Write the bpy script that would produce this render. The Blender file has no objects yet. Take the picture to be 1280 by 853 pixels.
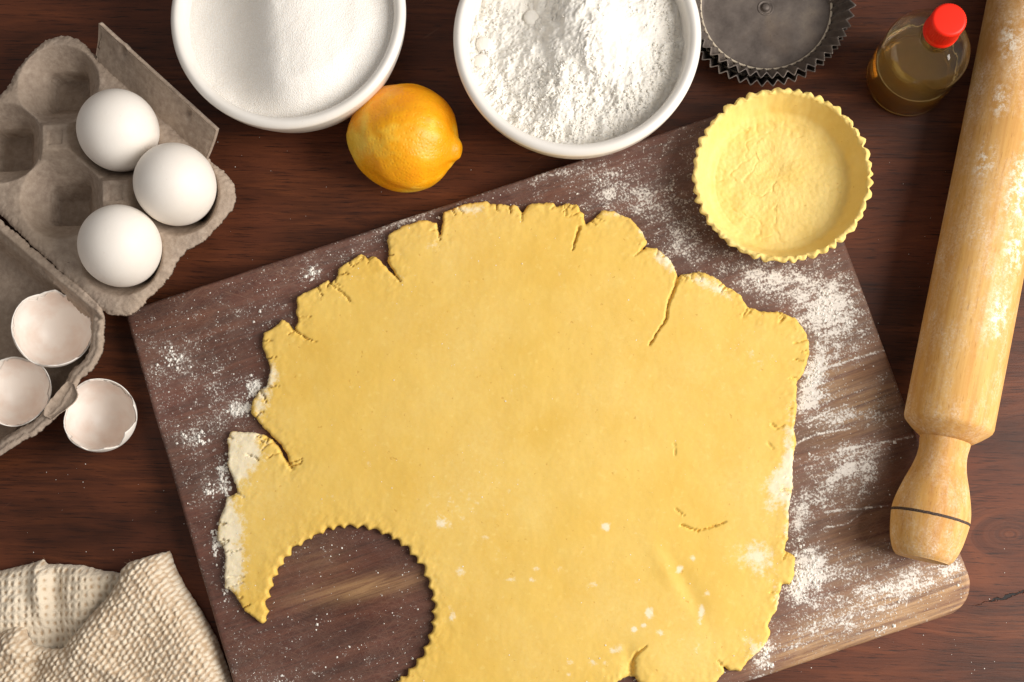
import bpy, math, random
import numpy as np
from mathutils import Matrix, Vector

random.seed(7)
rng = np.random.default_rng(7)
SC = bpy.context.scene
COL = SC.collection
PI = math.pi

# ------------------------------------------------------------------ camera
FPX = 1778.0                       # focal length in photo pixels (50 mm on 36 mm)
NAD = (715.0, 670.0)               # photo pixel straight below the camera
DIST = 0.80
zw = Vector(((NAD[0] - 640) / FPX, -(NAD[1] - 426.5) / FPX, -1)).normalized() * -1
xw = (Vector((1, 0, 0)) - zw * zw.x).normalized()
yw = zw.cross(xw)
ROT = Matrix((xw, yw, zw))         # rows: world axes in camera space -> camera to world
CAM = ROT @ Vector((0, 0, DIST))
cd = bpy.data.cameras.new('camera'); cam = bpy.data.objects.new('camera', cd); COL.objects.link(cam)
cam.matrix_world = Matrix.Translation(CAM) @ ROT.to_4x4()
cd.sensor_width = 36; cd.lens = 50; cd.clip_start = 0.02; cd.clip_end = 50
SC.camera = cam

# ------------------------------------------------------------------ world, lamp, exposure
w = bpy.data.worlds.new('World'); SC.world = w; w.use_nodes = True
w.node_tree.nodes['Background'].inputs[0].default_value = (1.0, 0.94, 0.89, 1)
w.node_tree.nodes['Background'].inputs[1].default_value = 0.31
ld = bpy.data.lights.new('window_light', 'AREA'); ld.shape = 'RECTANGLE'; ld.size = 0.70; ld.size_y = 0.95
ld.energy = 23.0; ld.color = (1.0, 0.955, 0.90)
lo = bpy.data.objects.new('window_light', ld); COL.objects.link(lo)
lo.location = (0.97, -0.08, 0.74)
lo.rotation_euler = (Vector((0.0, 0.0, 0.0)) - Vector(lo.location)).to_track_quat('-Z', 'Y').to_euler()
SC.view_settings.view_transform = 'Standard'; SC.view_settings.look = 'None'
SC.view_settings.exposure = 0.0; SC.view_settings.gamma = 1.0
SC.render.engine = 'CYCLES'

# ------------------------------------------------------------------ helpers
def P(px, py, z=0.0):
    d = ROT @ Vector(((px - 640) / FPX, -(py - 426.5) / FPX, -1))
    t = (z - CAM.z) / d.z
    return CAM + d * t
def P2(px, py, z=0.0):
    p = P(px, py, z); return np.array((p.x, p.y))
RN = np.array(ROT)
def W2P(X, Y, Z):
    dx, dy, dz = X - CAM.x, Y - CAM.y, Z - CAM.z
    cx = RN[0, 0] * dx + RN[1, 0] * dy + RN[2, 0] * dz
    cy = RN[0, 1] * dx + RN[1, 1] * dy + RN[2, 1] * dz
    cz = RN[0, 2] * dx + RN[1, 2] * dy + RN[2, 2] * dz
    return 640 + FPX * cx / -cz, 426.5 - FPX * cy / -cz
def rgb(r, g, b):
    f = lambda c: (c / 255 / 12.92) if c / 255 <= 0.04045 else ((c / 255 + 0.055) / 1.055) ** 2.4
    return (f(r), f(g), f(b), 1.0)

_perm = np.random.default_rng(3).permutation(512)
_perm = np.concatenate([_perm, _perm])
_grad = np.random.default_rng(4).uniform(0, 2 * PI, 512)
_gx, _gy = np.cos(_grad), np.sin(_grad)
def perlin(x, y):
    xi = np.floor(x).astype(int); yi = np.floor(y).astype(int)
    xf = x - xi; yf = y - yi
    u = xf * xf * xf * (xf * (xf * 6 - 15) + 10); v = yf * yf * yf * (yf * (yf * 6 - 15) + 10)
    def g(ix, iy, fx, fy):
        h = _perm[(_perm[ix & 511] + iy) & 511]
        return _gx[h] * fx + _gy[h] * fy
    a = g(xi, yi, xf, yf); b = g(xi + 1, yi, xf - 1, yf)
    c = g(xi, yi + 1, xf, yf - 1); d = g(xi + 1, yi + 1, xf - 1, yf - 1)
    return ((a + u * (b - a)) + v * ((c + u * (d - c)) - (a + u * (b - a)))) * 1.4
def fbm(x, y, o=4, g=0.5):
    s = 0; a = 1; t = 0
    for i in range(o):
        s = s + a * perlin(x * 2 ** i + 17.3 * i, y * 2 ** i - 9.1 * i); t += a; a *= g
    return s / t
def sstep(a, b, x):
    t = np.clip((x - a) / (b - a), 0, 1); return t * t * (3 - 2 * t)

def poly_sd(X, Y, pts):
    """signed distance to a closed polygon, positive inside"""
    d2 = np.full(X.shape, 1e9); ins = np.zeros(X.shape, bool)
    n = len(pts)
    for i in range(n):
        ax, ay = pts[i]; bx, by = pts[(i + 1) % n]
        ex, ey = bx - ax, by - ay
        l2 = ex * ex + ey * ey
        if l2 < 1e-14: continue
        t = np.clip(((X - ax) * ex + (Y - ay) * ey) / l2, 0, 1)
        qx = X - ax - t * ex; qy = Y - ay - t * ey
        d2 = np.minimum(d2, qx * qx + qy * qy)
        c = ((ay > Y) != (by > Y))
        if ey != 0: ins ^= c & (X < ax + (Y - ay) * ex / ey)
    d = np.sqrt(d2)
    return np.where(ins, d, -d)
def line_d(X, Y, pts):
    """distance to an open polyline and running parameter 0..1"""
    best = np.full(X.shape, 1e9); par = np.zeros(X.shape)
    n = len(pts) - 1
    for i in range(n):
        ax, ay = pts[i]; bx, by = pts[i + 1]
        ex, ey = bx - ax, by - ay
        t = np.clip(((X - ax) * ex + (Y - ay) * ey) / (ex * ex + ey * ey), 0, 1)
        d = np.hypot(X - ax - t * ex, Y - ay - t * ey)
        m = d < best
        best = np.where(m, d, best); par = np.where(m, (i + t) / n, par)
    return best, par
def blobs(px, py, lst):
    """sum of soft elliptical patches (cx, cy, rx, ry, angle, strength)"""
    s = np.zeros(px.shape)
    for cx, cy, rx, ry, ang, st in lst:
        a = math.radians(ang); dx = px - cx; dy = py - cy
        u = (dx * math.cos(a) + dy * math.sin(a)) / rx; v = (-dx * math.sin(a) + dy * math.cos(a)) / ry
        s += st * np.exp(-(u * u + v * v))
    return s

def make_mesh(name, V, F, attrs=None, smooth=True):
    """V (n,3) array; F list of int arrays, each (m,k)"""
    me = bpy.data.meshes.new(name)
    V = np.asarray(V, dtype=np.float32)
    F = [np.asarray(f, dtype=np.int32) for f in F if len(f)]
    me.vertices.add(len(V)); me.vertices.foreach_set('co', V.ravel())
    nl = sum(f.size for f in F); npol = sum(len(f) for f in F)
    me.loops.add(nl); me.polygons.add(npol)
    me.loops.foreach_set('vertex_index', np.concatenate([f.ravel() for f in F]))
    tot = np.concatenate([np.full(len(f), f.shape[1], np.int32) for f in F])
    st = np.concatenate([[0], np.cumsum(tot)[:-1]]).astype(np.int32)
    me.polygons.foreach_set('loop_start', st); me.polygons.foreach_set('loop_total', tot)
    me.polygons.foreach_set('use_smooth', np.full(npol, smooth))
    for k, a in (attrs or {}).items():
        at = me.attributes.new(k, 'FLOAT', 'POINT'); at.data.foreach_set('value', np.asarray(a, np.float32))
    me.update(calc_edges=True); me.validate()
    return me
def obj(name, me, mat, parent=None, loc=(0, 0, 0), label=None, cat=None, group=None, kind=None, rot=None):
    o = bpy.data.objects.new(name, me); COL.objects.link(o)
    if me is not None and mat is not None:
        me.materials.clear(); me.materials.append(mat)
    o.location = loc
    if rot is not None: o.rotation_euler = rot
    if parent is not None: o.parent = parent
    tag(o, label, cat, group, kind)
    return o
def tag(o, label=None, cat=None, group=None, kind=None):
    if label: o['label'] = label
    if cat: o['category'] = cat
    if group: o['group'] = group
    if kind: o['kind'] = kind
    return o
def empty(name, loc, label, cat, group=None, rot=None):
    o = bpy.data.objects.new(name, None); COL.objects.link(o); o.location = loc; o.empty_display_size = 0.02
    if rot is not None: o.rotation_euler = rot
    return tag(o, label, cat, group)

def sheet(x0, x1, y0, y1, step, sdf, fields, ztop, zbot, closed=True):
    """sheet clipped to sdf > 0.  sdf(X,Y); fields(X,Y)->dict; ztop(x,y,s,f), zbot(x,y,s,f,zt)
    returns V, F, attrs"""
    nx = int((x1 - x0) / step) + 2; ny = int((y1 - y0) / step) + 2
    X, Y = np.meshgrid(x0 + np.arange(nx) * step, y0 + np.arange(ny) * step)
    s = sdf(X, Y)
    fl = fields(X, Y) if fields else {}
    idx = np.arange(nx * ny).reshape(ny, nx)
    a = idx[:-1, :-1].ravel(); b = idx[:-1, 1:].ravel(); c = idx[1:, 1:].ravel(); d = idx[1:, :-1].ravel()
    tris = np.concatenate([np.stack([a, b, c], 1), np.stack([a, c, d], 1)])
    x = X.ravel(); y = Y.ravel(); s = s.ravel(); fl = {k: v.ravel() for k, v in fl.items()}
    s = np.where(np.abs(s) < step * 0.04, step * 0.04 * np.where(s >= 0, 1, -1), s)
    ins = s[tris] > 0; n = ins.sum(1)
    full = tris[n == 3]
    t1 = tris[n == 1]; k1 = np.argmax(ins[n == 1], 1)
    t2 = tris[n == 2]; k2 = np.argmin(ins[n == 2], 1)
    def rot(t, k):
        r = np.arange(len(t)); return t[r, k], t[r, (k + 1) % 3], t[r, (k + 2) % 3]
    a1, b1, c1 = rot(t1, k1); a2, b2, c2 = rot(t2, k2)
    E = np.concatenate([np.stack([a1, b1], 1), np.stack([a1, c1], 1), np.stack([a2, b2], 1), np.stack([a2, c2], 1)])
    E.sort(axis=1)
    U, inv = np.unique(E, axis=0, return_inverse=True); inv = inv.ravel()
    N = len(x); m1, m2 = len(a1), len(a2)
    ab1 = N + inv[:m1]; ac1 = N + inv[m1:2 * m1]; ab2 = N + inv[2 * m1:2 * m1 + m2]; ac2 = N + inv[2 * m1 + m2:]
    t = s[U[:, 0]] / (s[U[:, 0]] - s[U[:, 1]])
    lerp = lambda q: np.concatenate([q, q[U[:, 0]] * (1 - t) + q[U[:, 1]] * t])
    x, y = lerp(x), lerp(y); fl = {k: lerp(v) for k, v in fl.items()}
    s = np.concatenate([s, np.zeros(len(U))])
    T = np.concatenate([full, np.stack([a1, ab1, ac1], 1), np.stack([ab2, b2, c2], 1), np.stack([ab2, c2, ac2], 1)])
    B = np.concatenate([np.stack([ac1, ab1], 1), np.stack([ab2, ac2], 1)])     # wall edges
    used = np.unique(T); mp = np.full(len(x), -1); mp[used] = np.arange(len(used))
    T = mp[T]; B = mp[B]; x = x[used]; y = y[used]; s = s[used]; fl = {k: v[used] for k, v in fl.items()}
    zt = ztop(x, y, s, fl); zb = zbot(x, y, s, fl, zt)
    n0 = len(x)
    if closed:
        V = np.concatenate([np.stack([x, y, zt], 1), np.stack([x, y, zb], 1)])
        F = [np.concatenate([T, T[:, ::-1] + n0]), np.stack([B[:, 0], B[:, 1], B[:, 1] + n0, B[:, 0] + n0], 1)]
        at = {k: np.concatenate([v, v]) for k, v in fl.items()}
    else:
        bu = np.unique(B); m = np.full(n0, -1); m[bu] = n0 + np.arange(len(bu))
        V = np.concatenate([np.stack([x, y, zt], 1), np.stack([x[bu], y[bu], zb[bu]], 1)])
        F = [T, np.stack([B[:, 0], B[:, 1], m[B[:, 1]], m[B[:, 0]]], 1)]
        at = {k: np.concatenate([v, v[bu]]) for k, v in fl.items()}
    return V, F, at

def lathe(prof, nseg, mod=None, cap0=True, cap1=True):
    """prof: list of (r,z) bottom/outside first; mod(theta, i, r, z)->(r,z); faces point outwards for a profile going up on the outside"""
    th = np.arange(nseg) * 2 * PI / nseg
    V = []
    for i, (r, z) in enumerate(prof):
        rr = np.full(nseg, r, float); zz = np.full(nseg, z, float)
        if mod: rr, zz = mod(th, i, rr, zz)
        V.append(np.stack([rr * np.cos(th), rr * np.sin(th), zz], 1))
    n = len(prof); V = np.concatenate(V)
    q = []
    j = np.arange(nseg); k = (j + 1) % nseg
    for i in range(n - 1):
        q.append(np.stack([i * nseg + j, i * nseg + k, (i + 1) * nseg + k, (i + 1) * nseg + j], 1))
    F = [np.concatenate(q)]
    tr = []
    if cap0:
        V = np.concatenate([V, [[V[:nseg, 0].mean(), V[:nseg, 1].mean(), V[:nseg, 2].mean()]]]); c = len(V) - 1
        tr.append(np.stack([k, j, np.full(nseg, c)], 1))
    if cap1:
        b = (n - 1) * nseg
        V = np.concatenate([V, [[V[b:b + nseg, 0].mean(), V[b:b + nseg, 1].mean(), V[b:b + nseg, 2].mean()]]]); c = len(V) - 1
        tr.append(np.stack([b + j, b + k, np.full(nseg, c)], 1))
    if tr: F.append(np.concatenate(tr))
    return V, F
def smooth_prof(pts, n):
    """Catmull-Rom through profile points"""
    pts = [np.array(p, float) for p in pts]
    out = []
    for i in range(len(pts) - 1):
        p0 = pts[max(i - 1, 0)]; p1 = pts[i]; p2 = pts[i + 1]; p3 = pts[min(i + 2, len(pts) - 1)]
        for k in range(n):
            t = k / n
            out.append(tuple(0.5 * ((2 * p1) + (p2 - p0) * t + (2 * p0 - 5 * p1 + 4 * p2 - p3) * t * t + (3 * p1 - p0 - 3 * p2 + p3) * t ** 3)))
    out.append(tuple(pts[-1]))
    return [(max(r, 1e-5), z) for r, z in out]
def join(parts):
    V = []; F = {}; off = 0
    for v, fs in parts:
        V.append(np.asarray(v))
        for f in fs:
            if len(f): F.setdefault(np.asarray(f).shape[1], []).append(np.asarray(f) + off)
        off += len(v)
    return np.concatenate(V), [np.concatenate(x) for x in F.values()]

# ------------------------------------------------------------------ materials
class Mat:
    def __init__(self, name):
        self.m = bpy.data.materials.new(name); self.m.use_nodes = True
        self.t = self.m.node_tree; self.b = self.t.nodes['Principled BSDF']
    def n(self, typ, ins=None, **kw):
        nd = self.t.nodes.new('ShaderNode' + typ)
        for k, v in kw.items(): setattr(nd, k, v)
        for k, v in (ins or {}).items(): self.set(nd, k, v)
        return nd
    def set(self, nd, k, v):
        if isinstance(v, bpy.types.NodeSocket): self.t.links.new(v, nd.inputs[k])
        else: nd.inputs[k].default_value = v
    def coord(self, scale=(1, 1, 1), rot=(0, 0, 0), loc=(0, 0, 0), src=None):
        if src is None: src = self.n('TexCoord').outputs['Object']
        if tuple(rot) != (0, 0, 0): src = self.n('Mapping', {'Vector': src, 'Rotation': rot}).outputs[0]
        return self.n('Mapping', {'Vector': src, 'Scale': scale, 'Location': loc}).outputs[0]
    def noise(self, v, scale, detail=4, rough=0.55, dist=0.0):
        return self.n('TexNoise', {'Vector': v, 'Scale': scale, 'Detail': detail, 'Roughness': rough, 'Distortion': dist}).outputs[0]
    def ramp(self, f, stops, interp='LINEAR'):
        r = self.n('ValToRGB', {'Fac': f}); r.color_ramp.interpolation = interp
        e = r.color_ramp.elements
        while len(e) < len(stops): e.new(0.5)
        for el, (p, c) in zip(e, stops):
            el.position = p; el.color = c if hasattr(c, '__len__') else (c, c, c, 1)
        return r.outputs[0]
    def mix(self, f, a, b, mode='MIX'):
        m = self.n('Mix', data_type='RGBA', blend_type=mode)
        self.set(m, 0, f); self.set(m, 6, a); self.set(m, 7, b)
        return m.outputs[2]
    def math(self, op, a, b=0.0, c=0.0, clamp=False):
        m = self.n('Math', operation=op, use_clamp=clamp)
        self.set(m, 0, a); self.set(m, 1, b); self.set(m, 2, c)
        return m.outputs[0]
    def attr(self, name):
        return self.n('Attribute', attribute_name=name).outputs['Fac']
    def bump(self, h, strength, dist, prev=None):
        i = {'Height': h, 'Strength': strength, 'Distance': dist}
        if prev is not None: i['Normal'] = prev
        return self.n('Bump', i).outputs[0]
    def p(self, **kw):
        names = {'col': 'Base Color', 'rough': 'Roughness', 'nor': 'Normal', 'spec': 'Specular IOR Level', 'sss': 'Subsurface Weight',
                 'sssr': 'Subsurface Radius', 'ssss': 'Subsurface Scale', 'trans': 'Transmission Weight', 'ior': 'IOR', 'metal': 'Metallic',
                 'coat': 'Coat Weight', 'coatr': 'Coat Roughness', 'sheen': 'Sheen Weight', 'sheenr': 'Sheen Roughness'}
        for k, v in kw.items(): self.set(self.b, names[k], v)
        return self.m
MATS = {}

def m_table():
    M = Mat('dark_mahogany')
    co = M.n('TexCoord').outputs['Object']
    # bend the grain round a knot
    k = P(1262, 668)
    sub = M.n('VectorMath', {0: co, 1: (k.x, k.y, 0)}, operation='SUBTRACT').outputs[0]
    ssub = M.n('VectorMath', {0: sub, 1: (1.0, 1.7, 0)}, operation='MULTIPLY').outputs[0]
    ln = M.n('VectorMath', {0: ssub}, operation='LENGTH').outputs['Value']
    sep = M.n('SeparateXYZ', {0: co})
    warp = M.noise(M.coord((3, 6, 1)), 2.0, 3)
    ky = M.math('SUBTRACT', sep.outputs[1], k.y)
    kfac = M.math('POWER', M.math('SUBTRACT', 1.0, M.math('MULTIPLY', ln, 8.0), clamp=True), 1.0)
    yy = M.math('ADD', M.math('MULTIPLY', ky, M.math('SUBTRACT', 1.0, kfac)), M.math('MULTIPLY', ln, kfac))
    yy = M.math('ADD', yy, M.math('MULTIPLY', warp, 0.02))
    vec = M.n('CombineXYZ', {0: M.math('MULTIPLY', sep.outputs[0], 0.06), 1: yy, 2: 0.0}).outputs[0]
    fine = M.noise(vec, 420, 6, 0.65)
    vec2 = M.n('CombineXYZ', {0: M.math('MULTIPLY', sep.outputs[0], 0.16), 1: yy, 2: 3.0}).outputs[0]
    broad = M.noise(vec2, 38, 4, 0.6)
    pore = M.noise(M.coord((48, 950, 1), (0, 0, 0.03)), 1.0, 4, 0.7)
    blot = M.noise(M.coord((6, 9, 1), loc=(3, 1, 0)), 1.6, 4, 0.6)
    c = M.ramp(broad, [(0.25, rgb(52, 25, 13)), (0.5, rgb(92, 49, 28)), (0.78, rgb(142, 80, 45))])
    c = M.mix(M.ramp(fine, [(0.35, 0.6), (0.62, 0.0)]), c, rgb(44, 23, 17))
    c = M.mix(M.ramp(blot, [(0.42, 0.0), (0.66, 0.45)]), c, rgb(120, 64, 42))
    c = M.mix(M.ramp(pore, [(0.36, 0.8), (0.45, 0.0)]), c, rgb(34, 18, 14))
    # an old split in the wood
    cr = P(1258, 746)
    sx = M.math('SUBTRACT', sep.outputs[0], cr.x); sy = M.math('SUBTRACT', sep.outputs[1], cr.y)
    wig = M.math('MULTIPLY', M.math('SUBTRACT', M.noise(M.coord((1, 1, 1)), 220, 3), 0.5), 0.006)
    dl = M.math('ABSOLUTE', M.math('ADD', M.math('SUBTRACT', sy, M.math('MULTIPLY', sx, 0.28)), wig))
    dx = M.math('ABSOLUTE', sx)
    wd = M.math('SUBTRACT', 0.0011, M.math('MULTIPLY', dx, 0.055))
    crack = M.math('MULTIPLY', M.math('SUBTRACT', wd, dl), 2600.0, clamp=True)
    c = M.mix(crack, c, rgb(18, 12, 10))
    # fine pale scuffs
    sc = M.noise(M.coord((420, 30, 1), (0, 0, 0.9), (5, 0, 0)), 1.0, 2, 0.5, 0.6)
    sm = M.noise(M.coord((14, 14, 1)), 1.0, 2)
    scm = M.math('MULTIPLY', M.ramp(sc, [(0.72, 0.0), (0.8, 0.5)]), M.ramp(sm, [(0.5, 0.0), (0.65, 1.0)]))
    c = M.mix(scm, c, rgb(150, 110, 90))
    h = M.math('ADD', M.math('MULTIPLY', fine, 0.6), M.math('MULTIPLY', pore, 0.8))
    h = M.math('SUBTRACT', h, M.math('MULTIPLY', crack, 3.0))
    rough = M.ramp(blot, [(0.3, 0.40), (0.7, 0.56)])
    return M.p(col=c, rough=rough, spec=0.28, nor=M.bump(h, 0.35, 0.0006))

def flour_mask(M, d, thr=0.640, gain=0.235, k=10.0, scale=800):
    co = M.n('TexCoord').outputs['Object']
    f = M.noise(co, scale, 4, 0.75)
    g = M.noise(co, scale * 0.22, 3, 0.6)
    v = M.math('ADD', M.math('MULTIPLY', f, 0.72), M.math('MULTIPLY', g, 0.28))
    t = M.math('SUBTRACT', v, M.math('SUBTRACT', thr, M.math('MULTIPLY', d, gain)))
    return M.math('MULTIPLY', t, k, clamp=True)

def m_board(ang):
    M = Mat('walnut_board')
    co = M.n('TexCoord').outputs['Object']
    base = M.noise(M.coord((4, 46, 1), (0, 0, -ang)), 2.2, 5, 0.6, 0.4)
    fine = M.noise(M.coord((30, 700, 1), (0, 0, -ang)), 1.0, 4, 0.65)
    blot = M.noise(M.coord((9, 14, 1), (0, 0, -ang)), 1.3, 3)
    c = M.ramp(base, [(0.28, rgb(60, 32, 26)), (0.5, rgb(89, 51, 39)), (0.75, rgb(116, 71, 53))])
    c = M.mix(M.ramp(blot, [(0.45, 0.0), (0.7, 0.55)]), c, rgb(112, 60, 52))
    c = M.mix(M.ramp(fine, [(0.36, 0.55), (0.55, 0.0)]), c, rgb(50, 28, 24))
    pale = M.attr('pale')
    pn = M.noise(M.coord((22, 420, 1), (0, 0, -ang)), 1.0, 5, 0.75, 0.3)
    pf = M.math('MULTIPLY', pale, M.ramp(pn, [(0.36, 0.1), (0.6, 1.0)]), clamp=True)
    c = M.mix(pf, c, rgb(184, 144, 100))
    # hair-fine knife scratches in several directions
    tot = None
    for i, (r, s) in enumerate(((0.35, 1.0), (-0.8, 0.8), (1.15, 0.7), (0.0, 0.8), (2.2, 0.6))):
        q = M.noise(M.coord((22, 620, 1), (0, 0, r), (i * 3.1, i * 1.7, 0)), 1.0, 2, 0.5, 1.2)
        l = M.math('ABSOLUTE', M.math('SUBTRACT', q, 0.5))
        l = M.math('MULTIPLY', M.ramp(l, [(0.0, 1.0), (0.022, 0.0)]), s)
        tot = l if tot is None else M.math('MAXIMUM', tot, l)
    sm = M.noise(M.coord((16, 16, 1)), 1.0, 3)
    scr = M.math('MULTIPLY', tot, M.ramp(sm, [(0.35, 0.05), (0.7, 0.5)]))
    c = M.mix(scr, c, rgb(160, 122, 98))
    fl = M.attr('flour')
    veil = M.math('MULTIPLY', M.math('ADD', M.math("MULTIPLY", fl, 0.46), 0.0), M.noise(co, 420, 4, 0.75), clamp=True)
    c = M.mix(veil, c, rgb(214, 200, 188))
    m = flour_mask(M, fl)
    c = M.mix(m, c, rgb(236, 228, 218))
    h = M.math('ADD', M.math('MULTIPLY', fine, 0.25), M.math('MULTIPLY', m, 1.0))
    h = M.math('SUBTRACT', h, M.math('MULTIPLY', tot, 0.15))
    return M.p(col=c, rough=M.math('ADD', 0.52, M.math('MULTIPLY', m, 0.4), clamp=True), spec=0.28, nor=M.bump(h, 0.5, 0.0005))

def m_dough(name, flour=True, a=(228, 187, 88), b=(234, 197, 102), scale=1.0):
    M = Mat(name)
    co = M.n('TexCoord').outputs['Object']
    n1 = M.noise(co, 22 * scale, 4, 0.6); n2 = M.noise(co, 420, 3, 0.6); n3 = M.noise(co, 1300, 2, 0.6)
    c = M.ramp(n1, [(0.3, rgb(*a)), (0.7, rgb(*b))])
    fk = M.noise(M.coord((1, 1, 1), loc=(3, 8, 1)), 260, 3, 0.6); pt = M.noise(M.coord((1, 1, 1), loc=(8, 2, 5)), 330, 2, 0.5)
    c = M.mix(M.ramp(fk, [(0.60, 0.0), (0.74, 0.5)]), c, rgb(242, 212, 126))
    c = M.mix(M.ramp(M.noise(M.coord((1, 1, 1), loc=(1, 5, 2)), 70, 4, 0.65), [(0.52, 0.0), (0.75, 0.35)]), c, rgb(240, 208, 116))
    hz = M.noise(M.coord((1, 1, 1), loc=(6, 1, 9)), 16, 4, 0.6)
    c = M.mix(M.math('MULTIPLY', M.ramp(hz, [(0.40, 0.0), (0.72, 0.34)]), M.ramp(M.noise(co, 600, 3, 0.7), [(0.35, 0.4), (0.6, 1.0)])), c, rgb(241, 217, 148))
    pit = M.ramp(pt, [(0.22, 1.0), (0.29, 0.0)])
    c = M.mix(M.math('MULTIPLY', pit, 0.5), c, rgb(196, 142, 58))
    h = M.math('SUBTRACT', M.math('ADD', M.math('MULTIPLY', n2, 0.5), M.math('MULTIPLY', n3, 0.3)), M.math('MULTIPLY', pit, 0.8))
    rough = 0.66
    if flour:
        fl = M.attr('flour')
        n4 = M.noise(co, 300, 5, 0.75)
        soft = M.math('MULTIPLY', M.math('ADD', M.math('MULTIPLY', fl, 1.25), M.math('SUBTRACT', M.math('MULTIPLY', n4, 2.4), 1.62)), 1.5, clamp=True)
        m = flour_mask(M, fl, 0.685, 0.25, 8.0, 700)
        mm = M.math('MAXIMUM', M.math('MULTIPLY', soft, 0.80), M.math('MULTIPLY', m, 0.85))
        c = M.mix(mm, c, rgb(244, 234, 208))
        h = M.math('ADD', h, M.math('MULTIPLY', m, 0.5))
        rough = M.math('ADD', 0.58, M.math('MULTIPLY', mm, 0.35))
    return M.p(col=c, rough=rough, spec=0.25, sss=0.12, sssr=(1.0, 0.7, 0.3), ssss=0.0018, nor=M.bump(h, 0.17, 0.0006))

def m_flour(name='flour_white', col=(243, 238, 228)):
    M = Mat(name); co = M.n('TexCoord').outputs['Object']
    n = M.noise(co, 900, 4, 0.7); n2 = M.noise(co, 120, 3)
    c = M.mix(M.ramp(n2, [(0.35, 0.0), (0.7, 0.5)]), rgb(*col), rgb(250, 247, 240))
    return M.p(col=c, rough=0.95, spec=0.1, sss=0.10, sssr=(1, 0.9, 0.75), ssss=0.001, nor=M.bump(n, 0.6, 0.0006))
def m_sugar():
    M = Mat('sugar_crystals'); co = M.n('TexCoord').outputs['Object']
    v = M.n('TexVoronoi', {'Vector': co, 'Scale': 1500}).outputs
    n = M.noise(co, 700, 3, 0.7)
    c = M.mix(M.ramp(v[0], [(0.2, 0.0), (0.6, 1.0)]), rgb(253, 251, 247), rgb(244, 238, 229))
    h = M.math('ADD', v[0], n)
    return M.p(col=c, rough=0.45, spec=0.5, sss=0.12, sssr=(1, 0.9, 0.8), ssss=0.003, nor=M.bump(h, 0.42, 0.0006))
def m_porcelain():
    M = Mat('white_porcelain'); co = M.n('TexCoord').outputs['Object']
    n = M.noise(co, 40, 4); n2 = M.noise(co, 500, 3)
    c = M.mix(M.ramp(n, [(0.4, 0.0), (0.75, 0.5)]), rgb(240, 235, 228), rgb(230, 223, 212))
    c = M.mix(M.ramp(n2, [(0.72, 0.0), (0.8, 0.5)]), c, rgb(200, 190, 176))
    return M.p(col=c, rough=0.22, spec=0.5, coat=0.25, coatr=0.12, nor=M.bump(n, 0.06, 0.002))
def m_egg():
    M = Mat('egg_shell'); co = M.n('TexCoord').outputs['Object']
    n = M.noise(co, 900, 3, 0.6); n2 = M.noise(co, 50, 3)
    c = M.mix(M.ramp(n2, [(0.35, 0.0), (0.7, 0.6)]), rgb(244, 238, 230), rgb(238, 229, 218))
    c = M.mix(M.ramp(M.noise(co, 380, 2), [(0.70, 0.0), (0.80, 0.22)]), c, rgb(206, 186, 164))
    return M.p(col=c, rough=0.5, spec=0.3, nor=M.bump(n, 0.12, 0.0003))
def m_membrane():
    M = Mat('egg_membrane'); co = M.n('TexCoord').outputs['Object']
    n2 = M.noise(co, 60, 4)
    c = M.ramp(n2, [(0.35, rgb(234, 214, 200)), (0.6, rgb(246, 237, 228))])
    return M.p(col=c, rough=0.38, spec=0.4, sss=0.05, sssr=(1, 0.6, 0.45), ssss=0.002, nor=M.bump(n2, 0.2, 0.001))
def m_pulp():
    M = Mat('grey_paper_pulp'); co = M.n('TexCoord').outputs['Object']
    n = M.noise(co, 260, 6, 0.7); n2 = M.noise(co, 1100, 4, 0.7); n3 = M.noise(co, 30, 4)
    c = M.ramp(n, [(0.3, rgb(148, 131, 118)), (0.5, rgb(168, 151, 136)), (0.72, rgb(188, 172, 156))])
    c = M.mix(M.ramp(n3, [(0.4, 0.0), (0.7, 0.35)]), c, rgb(178, 158, 136))
    sp = M.noise(M.coord((1, 1, 1), loc=(4, 4, 4)), 480, 2)
    c = M.mix(M.ramp(sp, [(0.74, 0.0), (0.79, 0.6)]), c, rgb(70, 56, 48))
    h = M.math('ADD', M.math('MULTIPLY', n, 1.0), M.math('MULTIPLY', n2, 0.6))
    return M.p(col=c, rough=0.92, spec=0.12, nor=M.bump(h, 0.45, 0.0009))
def m_lemon():
    M = Mat('lemon_peel'); co = M.n('TexCoord').outputs['Object']
    v = M.n('TexVoronoi', {'Vector': co, 'Scale': 520}).outputs[0]
    n = M.noise(co, 34, 4, 0.55); n2 = M.noise(co, 160, 4)
    c = M.ramp(n, [(0.36, rgb(238, 152, 4)), (0.50, rgb(243, 168, 8)), (0.62, rgb(246, 202, 70))])
    c = M.mix(M.ramp(n2, [(0.66, 0.0), (0.8, 0.4)]), c, rgb(206, 128, 10))
    c = M.mix(M.ramp(M.noise(co, 420, 2), [(0.76, 0.0), (0.82, 0.5)]), c, rgb(120, 76, 14))
    h = M.math('ADD', M.ramp(v, [(0.0, 0.0), (0.5, 1.0)]), M.math('MULTIPLY', n2, 1.3))
    return M.p(col=c, rough=0.42, spec=0.45, sss=0.12, sssr=(1, 0.5, 0.1), ssss=0.003, nor=M.bump(h, 0.30, 0.0006))
PIN_PATCH = []
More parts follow.
